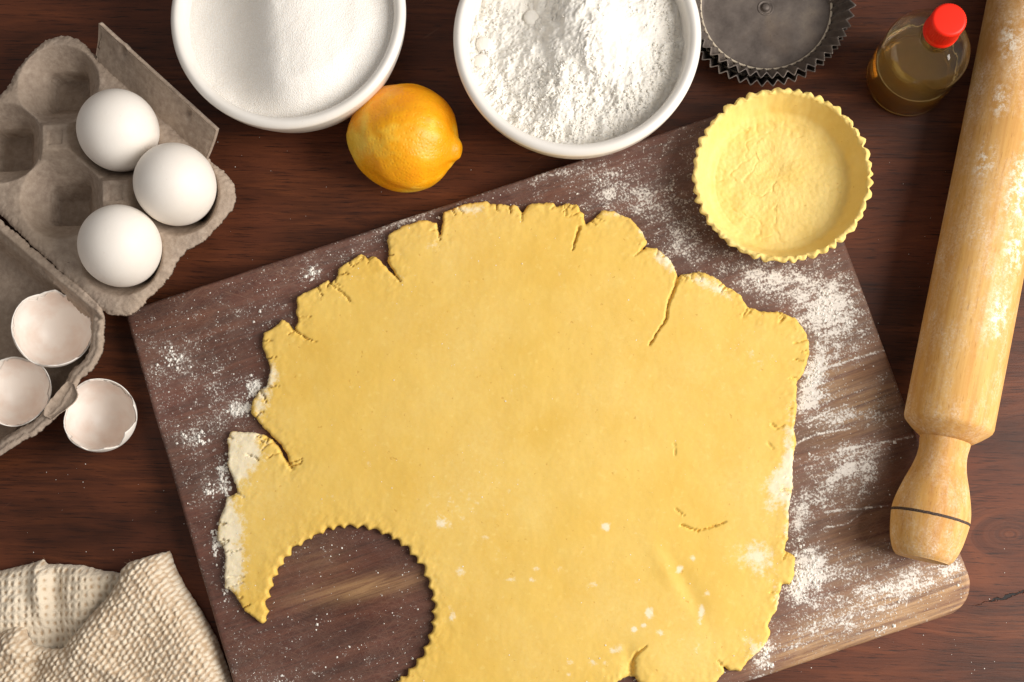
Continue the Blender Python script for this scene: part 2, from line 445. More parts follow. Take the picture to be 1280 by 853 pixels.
def m_pin(name='turned_beech'):
    M = Mat(name); co = M.n('TexCoord').outputs['Object']
    n = M.noise(M.coord((300, 300, 9)), 1.0, 5, 0.6); n2 = M.noise(M.coord((26, 26, 5)), 1.0, 4, 0.6)
    pore = M.noise(M.coord((1500, 1500, 160)), 1.0, 2, 0.6)
    c = M.ramp(n2, [(0.28, rgb(198, 144, 78)), (0.5, rgb(216, 168, 96)), (0.74, rgb(230, 188, 120))])
    c = M.mix(M.ramp(n, [(0.35, 0.4), (0.6, 0.0)]), c, rgb(176, 112, 52))
    c = M.mix(M.ramp(pore, [(0.3, 0.45), (0.4, 0.0)]), c, rgb(150, 96, 46))
    d1 = M.noise(M.coord((40, 40, 22), loc=(2.3, 0.4, 1.2)), 1.0, 5, 0.75)
    d2 = M.noise(co, 800, 3, 0.7)
    dm = M.math('MULTIPLY', M.ramp(d1, [(0.44, 0.02), (0.56, 0.30), (0.70, 0.95)]), M.ramp(d2, [(0.4, 0.15), (0.6, 1.0)]))
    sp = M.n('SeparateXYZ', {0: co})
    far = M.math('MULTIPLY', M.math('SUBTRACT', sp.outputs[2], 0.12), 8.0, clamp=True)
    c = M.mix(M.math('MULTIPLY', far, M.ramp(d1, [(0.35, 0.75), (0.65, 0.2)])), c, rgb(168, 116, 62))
    for (q, rr) in PIN_PATCH:
        dd = M.n('VectorMath', {0: M.n('VectorMath', {0: co, 1: q}, operation='SUBTRACT').outputs[0], 1: (1, 1, 0.45)}, operation='MULTIPLY').outputs[0]
        ln = M.n('VectorMath', {0: dd}, operation='LENGTH').outputs['Value']
        pm = M.math('MULTIPLY', M.math('SUBTRACT', 1.0, M.math('DIVIDE', ln, rr)), M.ramp(M.noise(co, 260, 5, 0.8), [(0.46, 0.0), (0.62, 1.5)]), clamp=True)
        dm = M.math('MAXIMUM', dm, pm)
    c = M.mix(dm, c, rgb(240, 228, 206))
    h = M.math('ADD', n, M.math('MULTIPLY', dm, 1.0))
    return M.p(col=c, rough=0.66, spec=0.2, nor=M.bump(h, 0.25, 0.0005))
def m_burn():
    M = Mat('burnt_ring'); co = M.n('TexCoord').outputs['Object']
    c = M.ramp(M.noise(co, 1500, 3, 0.7), [(0.35, rgb(40, 30, 26)), (0.6, rgb(84, 66, 54)), (0.75, rgb(170, 130, 90))])
    return M.p(col=c, rough=0.8)
def m_tin():
    M = Mat('worn_tin'); co = M.n('TexCoord').outputs['Object']
    n = M.noise(co, 60, 5, 0.65); n2 = M.noise(co, 340, 4, 0.7)
    c = M.ramp(n, [(0.3, rgb(90, 81, 76)), (0.55, rgb(120, 110, 103)), (0.75, rgb(142, 130, 117))])
    c = M.mix(M.ramp(n2, [(0.60, 0.0), (0.74, 0.5)]), c, rgb(84, 74, 68))
    c = M.mix(M.ramp(M.noise(co, 26, 4), [(0.55, 0.0), (0.75, 0.4)]), c, rgb(112, 88, 66))
    r = M.ramp(n2, [(0.3, 0.5), (0.7, 0.68)])
    return M.p(col=c, rough=r, metal=0.6, nor=M.bump(n2, 0.12, 0.0008))
def m_cloth():
    M = Mat('cotton_waffle'); co = M.n('TexCoord').outputs['Object']
    n = M.noise(co, 1300, 3, 0.6); n2 = M.noise(co, 50, 3); n3 = M.noise(co, 420, 2)
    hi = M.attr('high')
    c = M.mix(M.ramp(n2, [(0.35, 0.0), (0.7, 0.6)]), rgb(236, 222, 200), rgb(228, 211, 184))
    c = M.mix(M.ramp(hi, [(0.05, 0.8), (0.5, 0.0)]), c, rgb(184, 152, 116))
    c = M.mix(M.ramp(n3, [(0.55, 0.0), (0.8, 0.5)]), c, rgb(238, 226, 206))
    return M.p(col=c, rough=0.95, spec=0.1, sheen=0.25, sheenr=0.5, nor=M.bump(n, 0.7, 0.0006))
def m_simple(name, col, rough=0.5, **kw):
    M = Mat(name); co = M.n('TexCoord').outputs['Object']
    n = M.noise(co, 120, 4)
    c = M.mix(M.ramp(n, [(0.35, 0.0), (0.7, 0.35)]), rgb(*col), rgb(*[min(255, int(x * 0.86)) for x in col]))
    return M.p(col=c, rough=rough, **kw)
def m_glass(name, col, rough=0.02, ior=1.45, tr=1.0):
    M = Mat(name); co = M.n('TexCoord').outputs['Object']
    n = M.noise(co, 90, 3)
    c = M.mix(n, rgb(*col), rgb(*[int(x * 0.94) for x in col]))
    return M.p(col=c, rough=rough, trans=tr, ior=ior, nor=M.bump(n, 0.08, 0.001))

# ------------------------------------------------------------------ the table
TH = 0.03
def table():
    x0, x1, y0, y1 = -0.95, 0.95, -0.7, 0.75
    V = np.array([(x0, y0, -TH), (x1, y0, -TH), (x1, y1, -TH), (x0, y1, -TH), (x0, y0, 0), (x1, y0, 0), (x1, y1, 0), (x0, y1, 0)])
    F = [np.array([(3, 2, 1, 0), (4, 5, 6, 7), (0, 1, 5, 4), (1, 2, 6, 5), (2, 3, 7, 6), (3, 0, 4, 7)])]
    obj('table', make_mesh('table', V, F, smooth=False), m_table(), kind='structure')
table()

# ------------------------------------------------------------------ cutting board
BZ = 0.016
tl, tr_, br, bl = P2(157, 388, BZ), P2(990, 112, BZ), P2(1221, 757, BZ), P2(345, 1050, BZ)
bang = math.atan2(*( ((tr_ - tl) + (br - bl))[::-1] ))
bu = np.array((math.cos(bang), math.sin(bang))); bv = np.array((-bu[1], bu[0]))
bc = (tl + tr_ + br + bl) / 4
hu = abs(np.dot((tr_ + br - tl - bl) / 4, bu)); hv = abs(np.dot((tl + tr_ - bl - br) / 4, bv))
print('BOARD deg', math.degrees(bang), 'half', hu, hv, 'side angle', math.degrees(math.atan2(*((tl - bl)[::-1]))), math.degrees(math.atan2(*((tr_ - br)[::-1]))))
BOARD_FLOUR = [(318, 483, 9, 9, 0, .8), (303, 512, 16, 6, -15, .7), (278, 596, 7, 22, 0, .8), (270, 676, 6, 12, 0, .8), (279, 640, 6, 10, 0, .4), (284, 722, 5, 22, 0, .6), (1055, 500, 70, 120, 10, .22), (1080, 740, 110, 40, -18, .2), (1040, 690, 60, 40, 0, .2), (520, 262, 40, 8, -20, .3), (820, 250, 80, 40, 20, .15), (960, 345, 70, 30, 10, .2), 
    (215, 448, 34, 26, 0, .55), (255, 485, 30, 30, 0, .30), (243, 548, 30, 22, -20, .50), (262, 612, 18, 26, 0, .40), (295, 505, 34, 24, -30, .50),
    (287, 680, 12, 34, 0, .45), (200, 510, 20, 40, -15, .30), (320, 400, 60, 30, -20, .20), (300, 735, 20, 20, 0, .25), (330, 850, 60, 20, 0, .2),
    (392, 342, 14, 9, -20, .55), (420, 320, 70, 16, -20, .25), (505, 275, 50, 9, -20, .60), (600, 238, 80, 10, -12, .35), (690, 215, 60, 14, 0, .25),
    (790, 240, 70, 26, 20, .40), (855, 305, 30, 26, 0, .55), (845, 190, 40, 40, 0, .15),
    (960, 352, 50, 22, 10, .60), (1035, 372, 40, 34, 30, .60), (1040, 392, 30, 26, 40, .60), (1008, 405, 20, 20, 0, .4), (1018, 470, 13, 38, 15, 1.0), (1012, 500, 14, 20, 15, .7),
    (1060, 430, 40, 18, -20, .30), (1100, 520, 16, 26, 0, .35), (1040, 520, 30, 16, -15, .55), (1075, 585, 34, 34, -30, .62), (1030, 610, 36, 30, 0, .45),
    (1000, 645, 12, 34, 0, .60), (1008, 715, 20, 30, 35, .95), (1000, 740, 20, 14, 0, .6), (1040, 715, 30, 10, -20, .4), (1070, 765, 70, 26, -18, .45), (1150, 722, 46, 18, -15, .60),
    (1190, 712, 14, 14, 0, .5), (955, 822, 12, 30, 20, .75), (1000, 800, 30, 10, -30, .45), (1110, 788, 14, 5, -18, .5), (770, 250, 40, 20, 0, .2),
    (1088, 462, 30, 9, -28, -.75), (1060, 505, 46, 9, -20, -.30), (1090, 655, 52, 16, -22, -.9), (1125, 600, 20, 50, 0, -.5), (1060, 545, 50, 7, -10, -.35),
    (450, 740, 80, 70, 0, -.25)]
BOARD_LINES = [((1000, 468), (1030, 462), (1070, 448), (1112, 436)), ((1046, 563), (1075, 558), (1142, 546)), ((1030, 640), (1075, 636), (1112, 632)),
               ((1010, 528), (1032, 515), (1062, 505)), ((985, 560), (1020, 543), (1062, 536)), ((1030, 660), (1060, 655), (1078, 640))]
BOARD_PALE = [(1130, 745, 90, 40, -18, .35), (1060, 470, 70, 110, 10, .38), (1060, 640, 60, 120, 0, .32), (1180, 740, 50, 40, 0, .6), (1130, 765, 130, 34, -18, 1.1), (1010, 815, 70, 30, -18, .7), (1075, 510, 46, 26, -15, .55), (1030, 470, 30, 30, 0, .3), (455, 735, 90, 13, -10, .75), (1050, 700, 60, 20, -15, .3), (400, 700, 40, 20, 0, .2)]
def flour_density(px, py):
    left = sstep(760, 420, px)
    d = 0.20 + (0.88 - 0.18 * left) * blobs(px, py, BOARD_FLOUR)
    for l in BOARD_LINES:
        q, t = line_d(px, py, l); d += 0.75 * np.exp(-(q / 1.1) ** 2)
    ca, sa = math.cos(0.33), math.sin(0.33)
    n = 0.6 * fbm(px / 22, py / 22, 5, 0.65) + 0.6 * (1 - left) * fbm((px * ca - py * sa) / 60, (px * sa + py * ca) / 7, 4, 0.65)
    return np.clip(d * (1 + 1.1 * n) + 0.10 * n, -0.2, 1.15)
def board():
    rad = {(1, 1): .006, (1, -1): .017, (-1, 1): .005, (-1, -1): .012}
    def sdf(X, Y):
        U = (X - bc[0]) * bu[0] + (Y - bc[1]) * bu[1]; W = (X - bc[0]) * bv[0] + (Y - bc[1]) * bv[1]
        r = np.where(U > 0, np.where(W > 0, rad[(1, 1)], rad[(1, -1)]), np.where(W > 0, rad[(-1, 1)], rad[(-1, -1)]))
        qx = np.abs(U) - hu + r; qy = np.abs(W) - hv + r
        d = np.hypot(np.maximum(qx, 0), np.maximum(qy, 0)) + np.minimum(np.maximum(qx, qy), 0) - r
        return -d + 0.00025 * fbm(X * 60, Y * 60, 2)
    def fields(X, Y):
        px, py = W2P(X, Y, np.full(X.shape, BZ))
        return {'flour': flour_density(px, py), 'pale': np.clip(blobs(px, py, BOARD_PALE), 0, 1)}
    def zt(x, y, s, f):
        r = 0.0022
        e = np.clip(1 - s / r, 0, 1)
        return BZ - r * (1 - np.sqrt(np.maximum(1 - e * e, 0))) + 0.00012 * fbm(x * 25, y * 25, 2)
    ext = [bc + sx * hu * bu + sy * hv * bv for sx in (-1, 1) for sy in (-1, 1)]
    xs = [e[0] for e in ext]; ys = [e[1] for e in ext]
    V, F, at = sheet(min(xs) - .002, max(xs) + .002, min(ys) - .002, max(ys) + .002, 0.00085, sdf, fields, zt, lambda x, y, s, f, z: np.zeros_like(x) + 0.0002, closed=False)
    V[:, 0] -= bc[0]; V[:, 1] -= bc[1]
    obj('cutting_board', make_mesh('cutting_board', V, F, at), m_board(bang), loc=(bc[0], bc[1], 0),
        label='dark walnut cutting board dusted with flour under the rolled dough', cat='cutting board')
board()

# ------------------------------------------------------------------ rolled dough sheet
DT = 0.0045
OUT = [(553, 265), (562.7, 261), (576, 255.6), (600, 251.6), (608.5, 251), (613, 255), (624.7, 254.8), (647.6, 257), (653, 265), (660, 255.6), (673, 253), (692, 253.7), (696, 258),
       (708, 253.7), (722, 255.6), (730, 268), (732.6, 280), (743, 273), (751.4, 263.7), (770, 265), (789, 273), (802.7, 289), (808, 303), (804, 311), (808, 308.5), (820.4, 309.7), (834, 320),
       (844.7, 336.6), (848, 346), (852, 342), (858, 342), (874, 339), (896, 347), (912, 358), (925.6, 369), (931, 378), (935, 384), (950, 388), (979.5, 390.5), (995.7, 398.6), (1003.8, 409.4), (1011, 427),
       (1012, 439), (1009, 455), (999.7, 475), (996, 482), (995.7, 514), (994, 533), (995, 549), (991.6, 576), (990, 611), (986, 643), (985, 672), (981.5, 688), (990, 691), (995, 698), (995, 717), (988, 733),
       (977.6, 730), (977, 740), (976, 746), (971, 762), (960, 783), (963, 790), (961.6, 796.7), (955, 810), (936, 826), (926, 839), (912.5, 840.5), (905, 834), (907, 841), (896.5, 851), (880, 862), (850, 868), (812, 864),
       (797, 853), (794, 847), (787, 846), (779, 848.5), (772, 853), (760, 866), (700, 880), (600, 892), (520, 890), (480, 880), (440, 868), (336, 771.6), (327.4, 781), (305.6, 765), (292, 743), (281, 735), (281, 710),
       (280, 688), (270, 676), (271, 665), (275, 645), (283, 623), (296.6, 616), (294, 607), (284.5, 580), (283, 548), (288.5, 540), (318, 540), (328, 543), (340, 550), (349, 561), (357, 575), (365, 586), (359, 571), (351, 556), (334, 539), (323.6, 529), (313, 515.5), (315.5, 502),
       (323.6, 488.5), (334.4, 484.5), (335, 475), (336, 459), (333, 448), (327.4, 429.5), (328.7, 416), (343.6, 406.6), (351.7, 399), (360, 403), (367, 411), (370.5, 402), (370, 392), (372, 371.5), (389, 362), (409.6, 351), (413, 355), (422, 345), (422, 336.5), (435, 327), (451, 317),
       (460, 323), (467.6, 317.6), (478, 330), (496, 347), (485, 328), (485, 311), (484, 293), (502.6, 281), (529.6, 274.5), (546, 278.5), (550, 293)]
# (points, start width mm, end width mm, depth fraction)
CRACKS = [([(849, 343), (840, 368), (834, 385), (833, 399), (824, 412), (812, 431)], .75, .35, .8), ([(724, 285), (720, 297), (716, 312)], .7, .25, .8),
          ([(365, 409), (374, 418), (384, 424), (396, 427)], .6, .25, .7), ([(412, 354), (430, 368), (440, 379)], .4, .2, .5), ([(852, 656), (862, 661), (872, 664), (882, 660), (890, 659), (907, 652)], .5, .3, .75),
          ([(844, 636), (855, 645)], .3, .2, .5), ([(790, 848), (789, 832), (795, 818), (808, 808)], 1.6, .3, .7), ([(309, 568), (318, 572), (323, 575)], .4, .2, .6),
          ([(357, 574), (364, 586)], .5, .25, .8), ([(803, 311), (793, 321)], .5, .2, .6), ([(934, 385), (928, 398)], .4, .2, .4), ([(549, 292), (550, 300)], .6, .2, .7),
          ([(965, 530), (971, 536), (980, 532)], .5, .3, .4), ([(960, 553), (967, 562)], .3, .2, .4), ([(492, 341), (500, 352)], .5, .2, .7), ([(846, 355), (840, 372)], .4, .3, .5), ([(904, 835), (898, 826)], .4, .2, .6),
          ([(653, 264), (652, 276)], .4, .2, .5), ([(843, 555), (845, 570)], .3, .2, .35), ([(296, 616), (304, 622)], .4, .2, .5), ([(282, 690), (300, 688)], .3, .2, .5), ([(283, 722), (305, 722)], .3, .2, .4), ([(284, 735), (304, 728)], .3, .2, .4)]
CUT = (437.0, 764.0, 104.5, 42)
DOUGH_FLOUR = [(284, 640, 8, 14, 0, .6), (300, 575, 22, 30, 0, .45), (285, 700, 10, 40, 0, .5), (330, 480, 8, 20, 0, .5), (990, 600, 5, 50, 0, .5), (984, 660, 6, 24, 0, .4), (975, 755, 6, 20, 25, .4), (950, 812, 8, 16, 45, .5), (992, 520, 5, 30, 0, .3), (310, 560, 24, 24, 0, .75), (295, 590, 14, 22, 0, .5), (286, 660, 20, 36, 0, .95), (292, 715, 18, 30, 0, .8), (341, 470, 8, 18, 0, .6), (326, 505, 10, 18, 0, .8), (300, 545, 20, 8, 0, .5),
               (586, 262, 18, 6, 0, .7), (541, 305, 10, 9, 0, .45), (500, 350, 10, 8, 0, .25), (455, 352, 14, 12, 0, .2), (832, 326, 18, 9, 48, .95), (805, 290, 8, 14, 0, .5), (880, 352, 24, 9, 15, .55), (770, 268, 30, 6, 5, .4), (900, 365, 20, 8, 30, .4), (955, 450, 16, 14, 0, .25),
               (978, 600, 14, 30, 10, .75), (965, 620, 20, 30, 0, .35), (940, 695, 26, 22, 0, .55), (955, 700, 14, 18, 0, .3), (984, 560, 7, 60, 0, .4), (970, 740, 10, 20, 0, .35), (940, 810, 14, 20, 45, .35),
               (757, 659, 4.5, 4.5, 0, 1.3), (849, 712, 5, 5, 0, 1.0), (812, 766, 6, 7, 0, 1.2), (793, 787, 3.5, 3.5, 0, 1.2), (805, 782, 4.5, 3, 0, 1.2), (826, 791, 5, 4, 0, .8), (876, 768, 4, 12, 8, .9), (884, 742, 4, 4, 0, .6), (866, 698, 5, 4, 0, .5),
               (552, 655, 8, 6, 0, .6), (576, 715, 6, 6, 0, .7), (640, 724, 8, 4, 0, .7), (666, 725, 5, 4, 0, .8), (672, 711, 5, 4, 0, .7), (700, 712, 8, 4, 0, .5), (565, 768, 6, 9, 0, .6), (741, 732, 10, 5, 0, .4), (605, 670, 10, 9, 0, .35), (625, 690, 8, 10, 0, .3), (800, 728, 8, 4, 0, .4),
               (715, 829, 6, 4, 0, .7), (741, 828, 6, 4, 0, .6), (757, 829, 5, 4, 0, .5), (712, 843, 6, 3, 0, .6), (765, 812, 6, 5, 0, .6), (775, 812, 5, 5, 0, .5), (850, 800, 6, 4, 0, .4), (870, 812, 6, 6, 0, .35), (725, 690, 14, 10, 0, .2), (560, 640, 40, 30, 20, .18), (610, 600, 60, 40, 0, .12), (670, 385, 12, 10, 0, .2), (700, 342, 4, 4, 0, .5),
               (640, 470, 100, 60, 0, .08), (930, 440, 50, 30, 0, .12), (800, 660, 60, 40, 0, .10), (410, 620, 14, 8, 0, .22), (460, 580, 10, 8, 0, .2)]
dz = BZ + DT
OUTW = [tuple(P2(x, y, dz - 0.001)) for x, y in OUT]
cutc = P2(CUT[0], CUT[1], dz - 0.001); cutr = float(np.linalg.norm(P2(CUT[0] + CUT[2], CUT[1], dz - 0.001) - cutc))
def dough_sd(X, Y):
    s = poly_sd(X, Y, OUTW)
    s = s + 0.0010 * fbm(X * 300, Y * 300, 4, 0.7) + 0.0011 * fbm(X * 90, Y * 90, 2)
    th = np.arctan2(Y - cutc[1], X - cutc[0]); r = np.hypot(X - cutc[0], Y - cutc[1])
    th2 = th + 0.012 * np.sin(th * 7) + 0.008 * np.sin(th * 17 + 1)
    fl = np.abs(np.sin(th2 * CUT[3] / 2)) * 0.0021 * (1 + 0.8 * fbm(np.cos(th) * 5, np.sin(th) * 5, 2)) - 0.0012            # scallops: bumps into the dough
    cs = r - (cutr + fl) + 0.00045 * fbm(X * 600, Y * 600, 3, 0.7)
    return np.minimum(s, cs)
def dough():
    r1 = np.random.default_rng(21)
    CR = list(CRACKS)
    for _ in range(95):
        k = r1.integers(0, len(OUT)); x0, y0 = OUT[k]; x1, y1 = OUT[(k + 1) % len(OUT)]; t = r1.uniform()
        x, y = x0 + (x1 - x0) * t, y0 + (y1 - y0) * t
        if y > 845 or (math.hypot(x - 437, y - 764) < 125): continue
        ln_ = math.hypot(x1 - x0, y1 - y0) + 1e-6; nx, ny = -(y1 - y0) / ln_, (x1 - x0) / ln_
        L = r1.uniform(5, 17); j = r1.normal(0, 3, 2)
        CR.append(([(x, y), (x + nx * L * .5 + j[0], y + ny * L * .5), (x + nx * L + j[1], y + ny * L)], r1.uniform(.3, .6), .15, r1.uniform(.35, .75)))
    cw = [([tuple(P2(x, y, dz)) for x, y in pts], a * 1e-3, b * 1e-3, dp) for pts, a, b, dp in CR]
    def fields(X, Y):
        px, py = W2P(X, Y, np.full(X.shape, dz))
        fl = 1.12 * blobs(px, py, DOUGH_FLOUR)
        n = fbm(px / 14, py / 14, 4, 0.6)
        fl = np.clip(fl * (1 + 1.0 * n) + 0.06 * np.clip(n, 0, 1), 0, 1.3)
        g = np.zeros(X.shape)
        wx = X + 0.0009 * fbm(X * 420, Y * 420, 3); wy = Y + 0.0009 * fbm(X * 420 + 50, Y * 420, 3)
        for pts, a, b, dp in cw:
            xs = [p[0] for p in pts]; ys = [p[1] for p in pts]
            i = np.where((X > min(xs) - .006) & (X < max(xs) + .006) & (Y > min(ys) - .006) & (Y < max(ys) + .006))
            q, t = line_d(wx[i], wy[i], pts)
            wd = (a + (b - a) * t) * (0.65 + 0.7 * (0.5 + fbm(X[i] * 700, Y[i] * 700, 2)))
            g[i] = np.maximum(g[i], dp * np.exp(-(q / np.maximum(wd, 1e-4)) ** 2))
        return {'flour': fl, 'groove': g}
    def zt(x, y, s, f):
        r = 0.0020 * (1 + 0.6 * fbm(x * 60 + 5, y * 60, 2))
        e = np.clip(1 - s / r, 0, 1)
        prof = 0.45 + 0.55 * np.sqrt(np.maximum(1 - e ** 2.2, 0))
        thick = DT * (1 + 0.10 * fbm(x * 14, y * 14, 2)) + 0.00035 * fbm(x * 45, y * 45, 3)
        px, py = W2P(x, y, np.full(x.shape, dz))
        thick = thick + 0.0009 * blobs(px, py, [(860, 735, 12, 46, -28, -1.0), (836, 720, 10, 46, -28, .5), (812, 820, 34, 30, 0, .9), (786, 836, 8, 22, 0, -1.6), (900, 640, 60, 30, 0, .3)])
        z = BZ + 0.0001 + thick * prof + 0.00007 * fbm(x * 380, y * 380, 2) * (s > 0.001)
        near = np.exp(-s / 0.008)
        z += 0.0011 * near * fbm(x * 170, y * 170, 4, 0.65)
        z -= f['groove'] * DT * 0.85
        return np.maximum(z, BZ + 0.0006)
    xs = [p[0] for p in OUTW]; ys = [p[1] for p in OUTW]
    V, F, at = sheet(min(xs) - .003, max(xs) + .003, min(ys) - .003, max(ys) + .003, 0.0007, dough_sd, fields, zt, lambda x, y, s, f, z: np.full_like(x, BZ + 0.0002), closed=True)
    c = P(650, 550, BZ)
    V = V - np.array([c.x, c.y, BZ])
    obj('rolled_dough', make_mesh('rolled_dough', V, F, at), m_dough('shortcrust_dough'), loc=(c.x, c.y, BZ),
        label='rolled-out sheet of yellow shortcrust dough with ragged edge and scalloped round cut-out', cat='dough')
dough()

# ------------------------------------------------------------------ loose flour on board (too many grains to count)
OCT_V = np.array([(1, 0, 0), (-1, 0, 0), (0, 1, 0), (0, -1, 0), (0, 0, 1), (0, 0, -0.6)], float)
OCT_F = np.array([(0, 2, 4), (2, 1, 4), (1, 3, 4), (3, 0, 4), (2, 0, 5), (1, 2, 5), (3, 1, 5), (0, 3, 5)])
def grains(pos, size, flat=0.6):
    n = len(pos)
    v = OCT_V[None] * (size[:, None, None] * rng.uniform(0.6, 1.3, (n, 6, 1)))
    v[:, :, 2] *= flat
    a = rng.uniform(0, 2 * PI, n); c, s = np.cos(a)[:, None], np.sin(a)[:, None]
    x = v[:, :, 0] * c - v[:, :, 1] * s; y = v[:, :, 0] * s + v[:, :, 1] * c
    v = np.stack([x, y, v[:, :, 2]], 2) + pos[:, None, :]
    f = OCT_F[None] + (np.arange(n) * 6)[:, None, None]
    return v.reshape(-1, 3), [f.reshape(-1, 3)]
M_FLOUR = m_flour()
def loose_flour():
    n = 330000
    px = rng.uniform(150, 1225, n); py = rng.uniform(100, 853, n)
    d = np.clip(flour_density(px, py), 0, 1.2)
    clump = sstep(0.05, 0.5, fbm(px / 9 + 40, py / 9, 3))
    keep = rng.uniform(0, 1, n) < (d ** 1.8) * (0.12 + 0.5 * clump) * 0.62 + 0.008
    px, py = px[keep], py[keep]
    W = np.array([P2(a, b, BZ) for a, b in zip(px, py)])
    U = (W - bc) @ bu; Q = (W - bc) @ bv
    on = (np.abs(U) < hu - 0.004) & (np.abs(Q) < hv - 0.004)
    on &= ~((U > hu - 0.02) & (Q < -hv + 0.02) & (np.hypot(U - hu + 0.017, Q + hv - 0.017) > 0.014))
    W = W[on]
    out = dough_sd(W[:, 0], W[:, 1]) < -0.0004
    W = W[out]
    sz = 0.00019 + 0.00036 * rng.power(0.5, len(W)) * rng.uniform(0.3, 1, len(W))
    big = rng.uniform(0, 1, len(W)) < 0.05
    sz[big] *= rng.uniform(1.5, 2.8, big.sum())
    for cx, cy, rx, ry, nn in ((318, 486, 8, 9, 50), (300, 513, 13, 5, 60), (280, 600, 6, 22, 60), (271, 676, 5, 12, 40), (285, 725, 4, 20, 40), (243, 548, 16, 8, 24), (215, 450, 16, 12, 26), (392, 342, 6, 5, 18), (1008, 716, 16, 22, 90), (1018, 470, 8, 26, 60), (1040, 390, 22, 20, 60), (1112, 789, 9, 4, 30), (957, 822, 6, 20, 30), (505, 275, 30, 5, 20), (262, 614, 6, 8, 14)):
        q = np.array([P2(a, b, BZ) for a, b in zip(rng.normal(cx, rx * .7, nn), rng.normal(cy, ry * .7, nn))])
        q = q[(dough_sd(q[:, 0], q[:, 1]) < -0.0003) & (np.abs((q - bc) @ bu) < hu - 0.003) & (np.abs((q - bc) @ bv) < hv - 0.003)]
        W = np.concatenate([W, q]); sz = np.concatenate([sz, rng.uniform(0.0004, 0.0013, len(q))])
    pos = np.column_stack([W, BZ + sz * 0.2])
    print('board grains', len(pos))
    V, F = grains(pos, sz)
    V -= np.array([bc[0], bc[1], BZ])
    obj('flour_dusting', make_mesh('flour_dusting', V, F, smooth=False), M_FLOUR, loc=(bc[0], bc[1], BZ), kind='stuff',
        label='white flour grains scattered over the dark cutting board', cat='flour')
    # grains on the dough sheet and a few on the table
loose_flour()

# ------------------------------------------------------------------ tart shell
def fluted(n, amp):
    return lambda th: amp * (np.abs(np.cos(th * n / 2)) - 0.5)
def tart():
    zr = BZ + 0.021
    c = P(977.5, 219, zr - 0.001); R = 0.0482
    fl0 = fluted(46, 0.0017)
    fl = lambda th: fl0(th + 0.03 * np.sin(th * 5) + 0.018 * np.sin(th * 13)) * (1 + 1.9 * fbm(np.cos(th) * 6, np.sin(th) * 6, 3))
    prof = smooth_prof([(0.0385, 0.0005), (0.0395, 0.003), (0.0440, 0.012), (0.0470, 0.0185), (0.0478, 0.0208), (0.0466, 0.0220), (0.0453, 0.0214), (0.0441, 0.0185), (0.0412, 0.0115), (0.0386, 0.0066), (0.0352, 0.0053)], 5)
    k = len(prof)
    for r in np.linspace(0.0346, 0.0008, 95): prof.append((r, 0.0050))
    n = 46 * 9
    def mod(th, i, r, z):
        x, y = r * np.cos(th), r * np.sin(th)
        out = 1 - sstep(22, 34, np.array(float(i)))
        rim = np.exp(-((i - 25) / 7.0) ** 2)
        r = r + fl(th) * float(out) + 0.0016 * rim * fbm(np.cos(th) * 14 + 9, np.sin(th) * 12 + i * 0.15, 4, 0.65) + (0.0005 * fbm(x * 160, y * 160, 2) if i < k - 4 else 0)
        z = z + 0.0022 * rim * fbm(np.cos(th) * 11, np.sin(th) * 9 + 3, 4, 0.65)
        if i >= k - 14: 
            z = z + 0.0010 * fbm(x * 75 + 4, y * 75, 3) * (1 if i >= k else 0.4) + 0.00035 * fbm(x * 420, y * 420, 3) - (0.0004 * np.exp(-(fbm(x * 55 + 1, y * 55 + 7, 3) / 0.05) ** 2) * (fbm(x * 40, y * 40 + 3, 1) > 0.05) if i >= k else 0)
            if i >= k: z = z + 0.0012 * np.exp(-((x + .004) ** 2 + (y - .008) ** 2) / 0.00006) * -1
        return np.maximum(r, 1e-4), z
    V, F = lathe(prof, n, mod)
    obj('tart_shell', make_mesh('tart_shell', V, F), m_dough('tart_dough', False, (228, 196, 108), (237, 210, 132), 2.5), loc=(c.x, c.y, BZ + 0.0001),
        label='round unbaked pastry tart case with crimped fluted rim', cat='tart shell')
tart()

# ------------------------------------------------------------------ bowls of sugar and flour
M_PORC = m_porcelain()
def bowl(c, s, label):
    R = 0.064 * s
    pts = [(0.030, 0.0), (0.034, 0.0), (0.0345, 0.003), (0.044, 0.009), (0.056, 0.025), (0.0620, 0.045), (0.0640, 0.056), (0.0637, 0.0595), (0.0612, 0.0612), (0.0585, 0.0598), (0.0572, 0.056), (0.0555, 0.045), (0.050, 0.027), (0.036, 0.013), (0.015, 0.009), (0.001, 0.0085)]
    prof = smooth_prof([(r * s, z) for r, z in pts], 6)
    V, F = lathe(prof, 160)
    return obj('bowl', make_mesh('bowl', V, F), M_PORC, loc=(c.x, c.y, 0.0), label=label, cat='bowl', group='white porcelain bowls of dry ingredients')
c_s = P(361, 20, 0.056); bowl(c_s, 1.0, 'white porcelain bowl filled with sugar beside the lemon')
c_f = P(721, 47, 0.056); bowl(c_f, 1.035, 'white porcelain bowl filled with flour overhanging the cutting board')
def heap(name, c, R, step, hfun, mat, label, cat, zoff):
    def sdf(X, Y): return R - np.hypot(X, Y)
    V, F, at = sheet(-R - .001, R + .001, -R - .001, R + .001, step, sdf, None, lambda x, y, s, f: hfun(x, y, s), lambda x, y, s, f, z: np.minimum(z - 0.0005, 0.028) * 0 + z - 0.0012, closed=False)
    V[:, 2] -= zoff
    return obj(name, make_mesh(name, V, F), mat, loc=(c.x, c.y, zoff), label=label, cat=cat, kind='stuff')
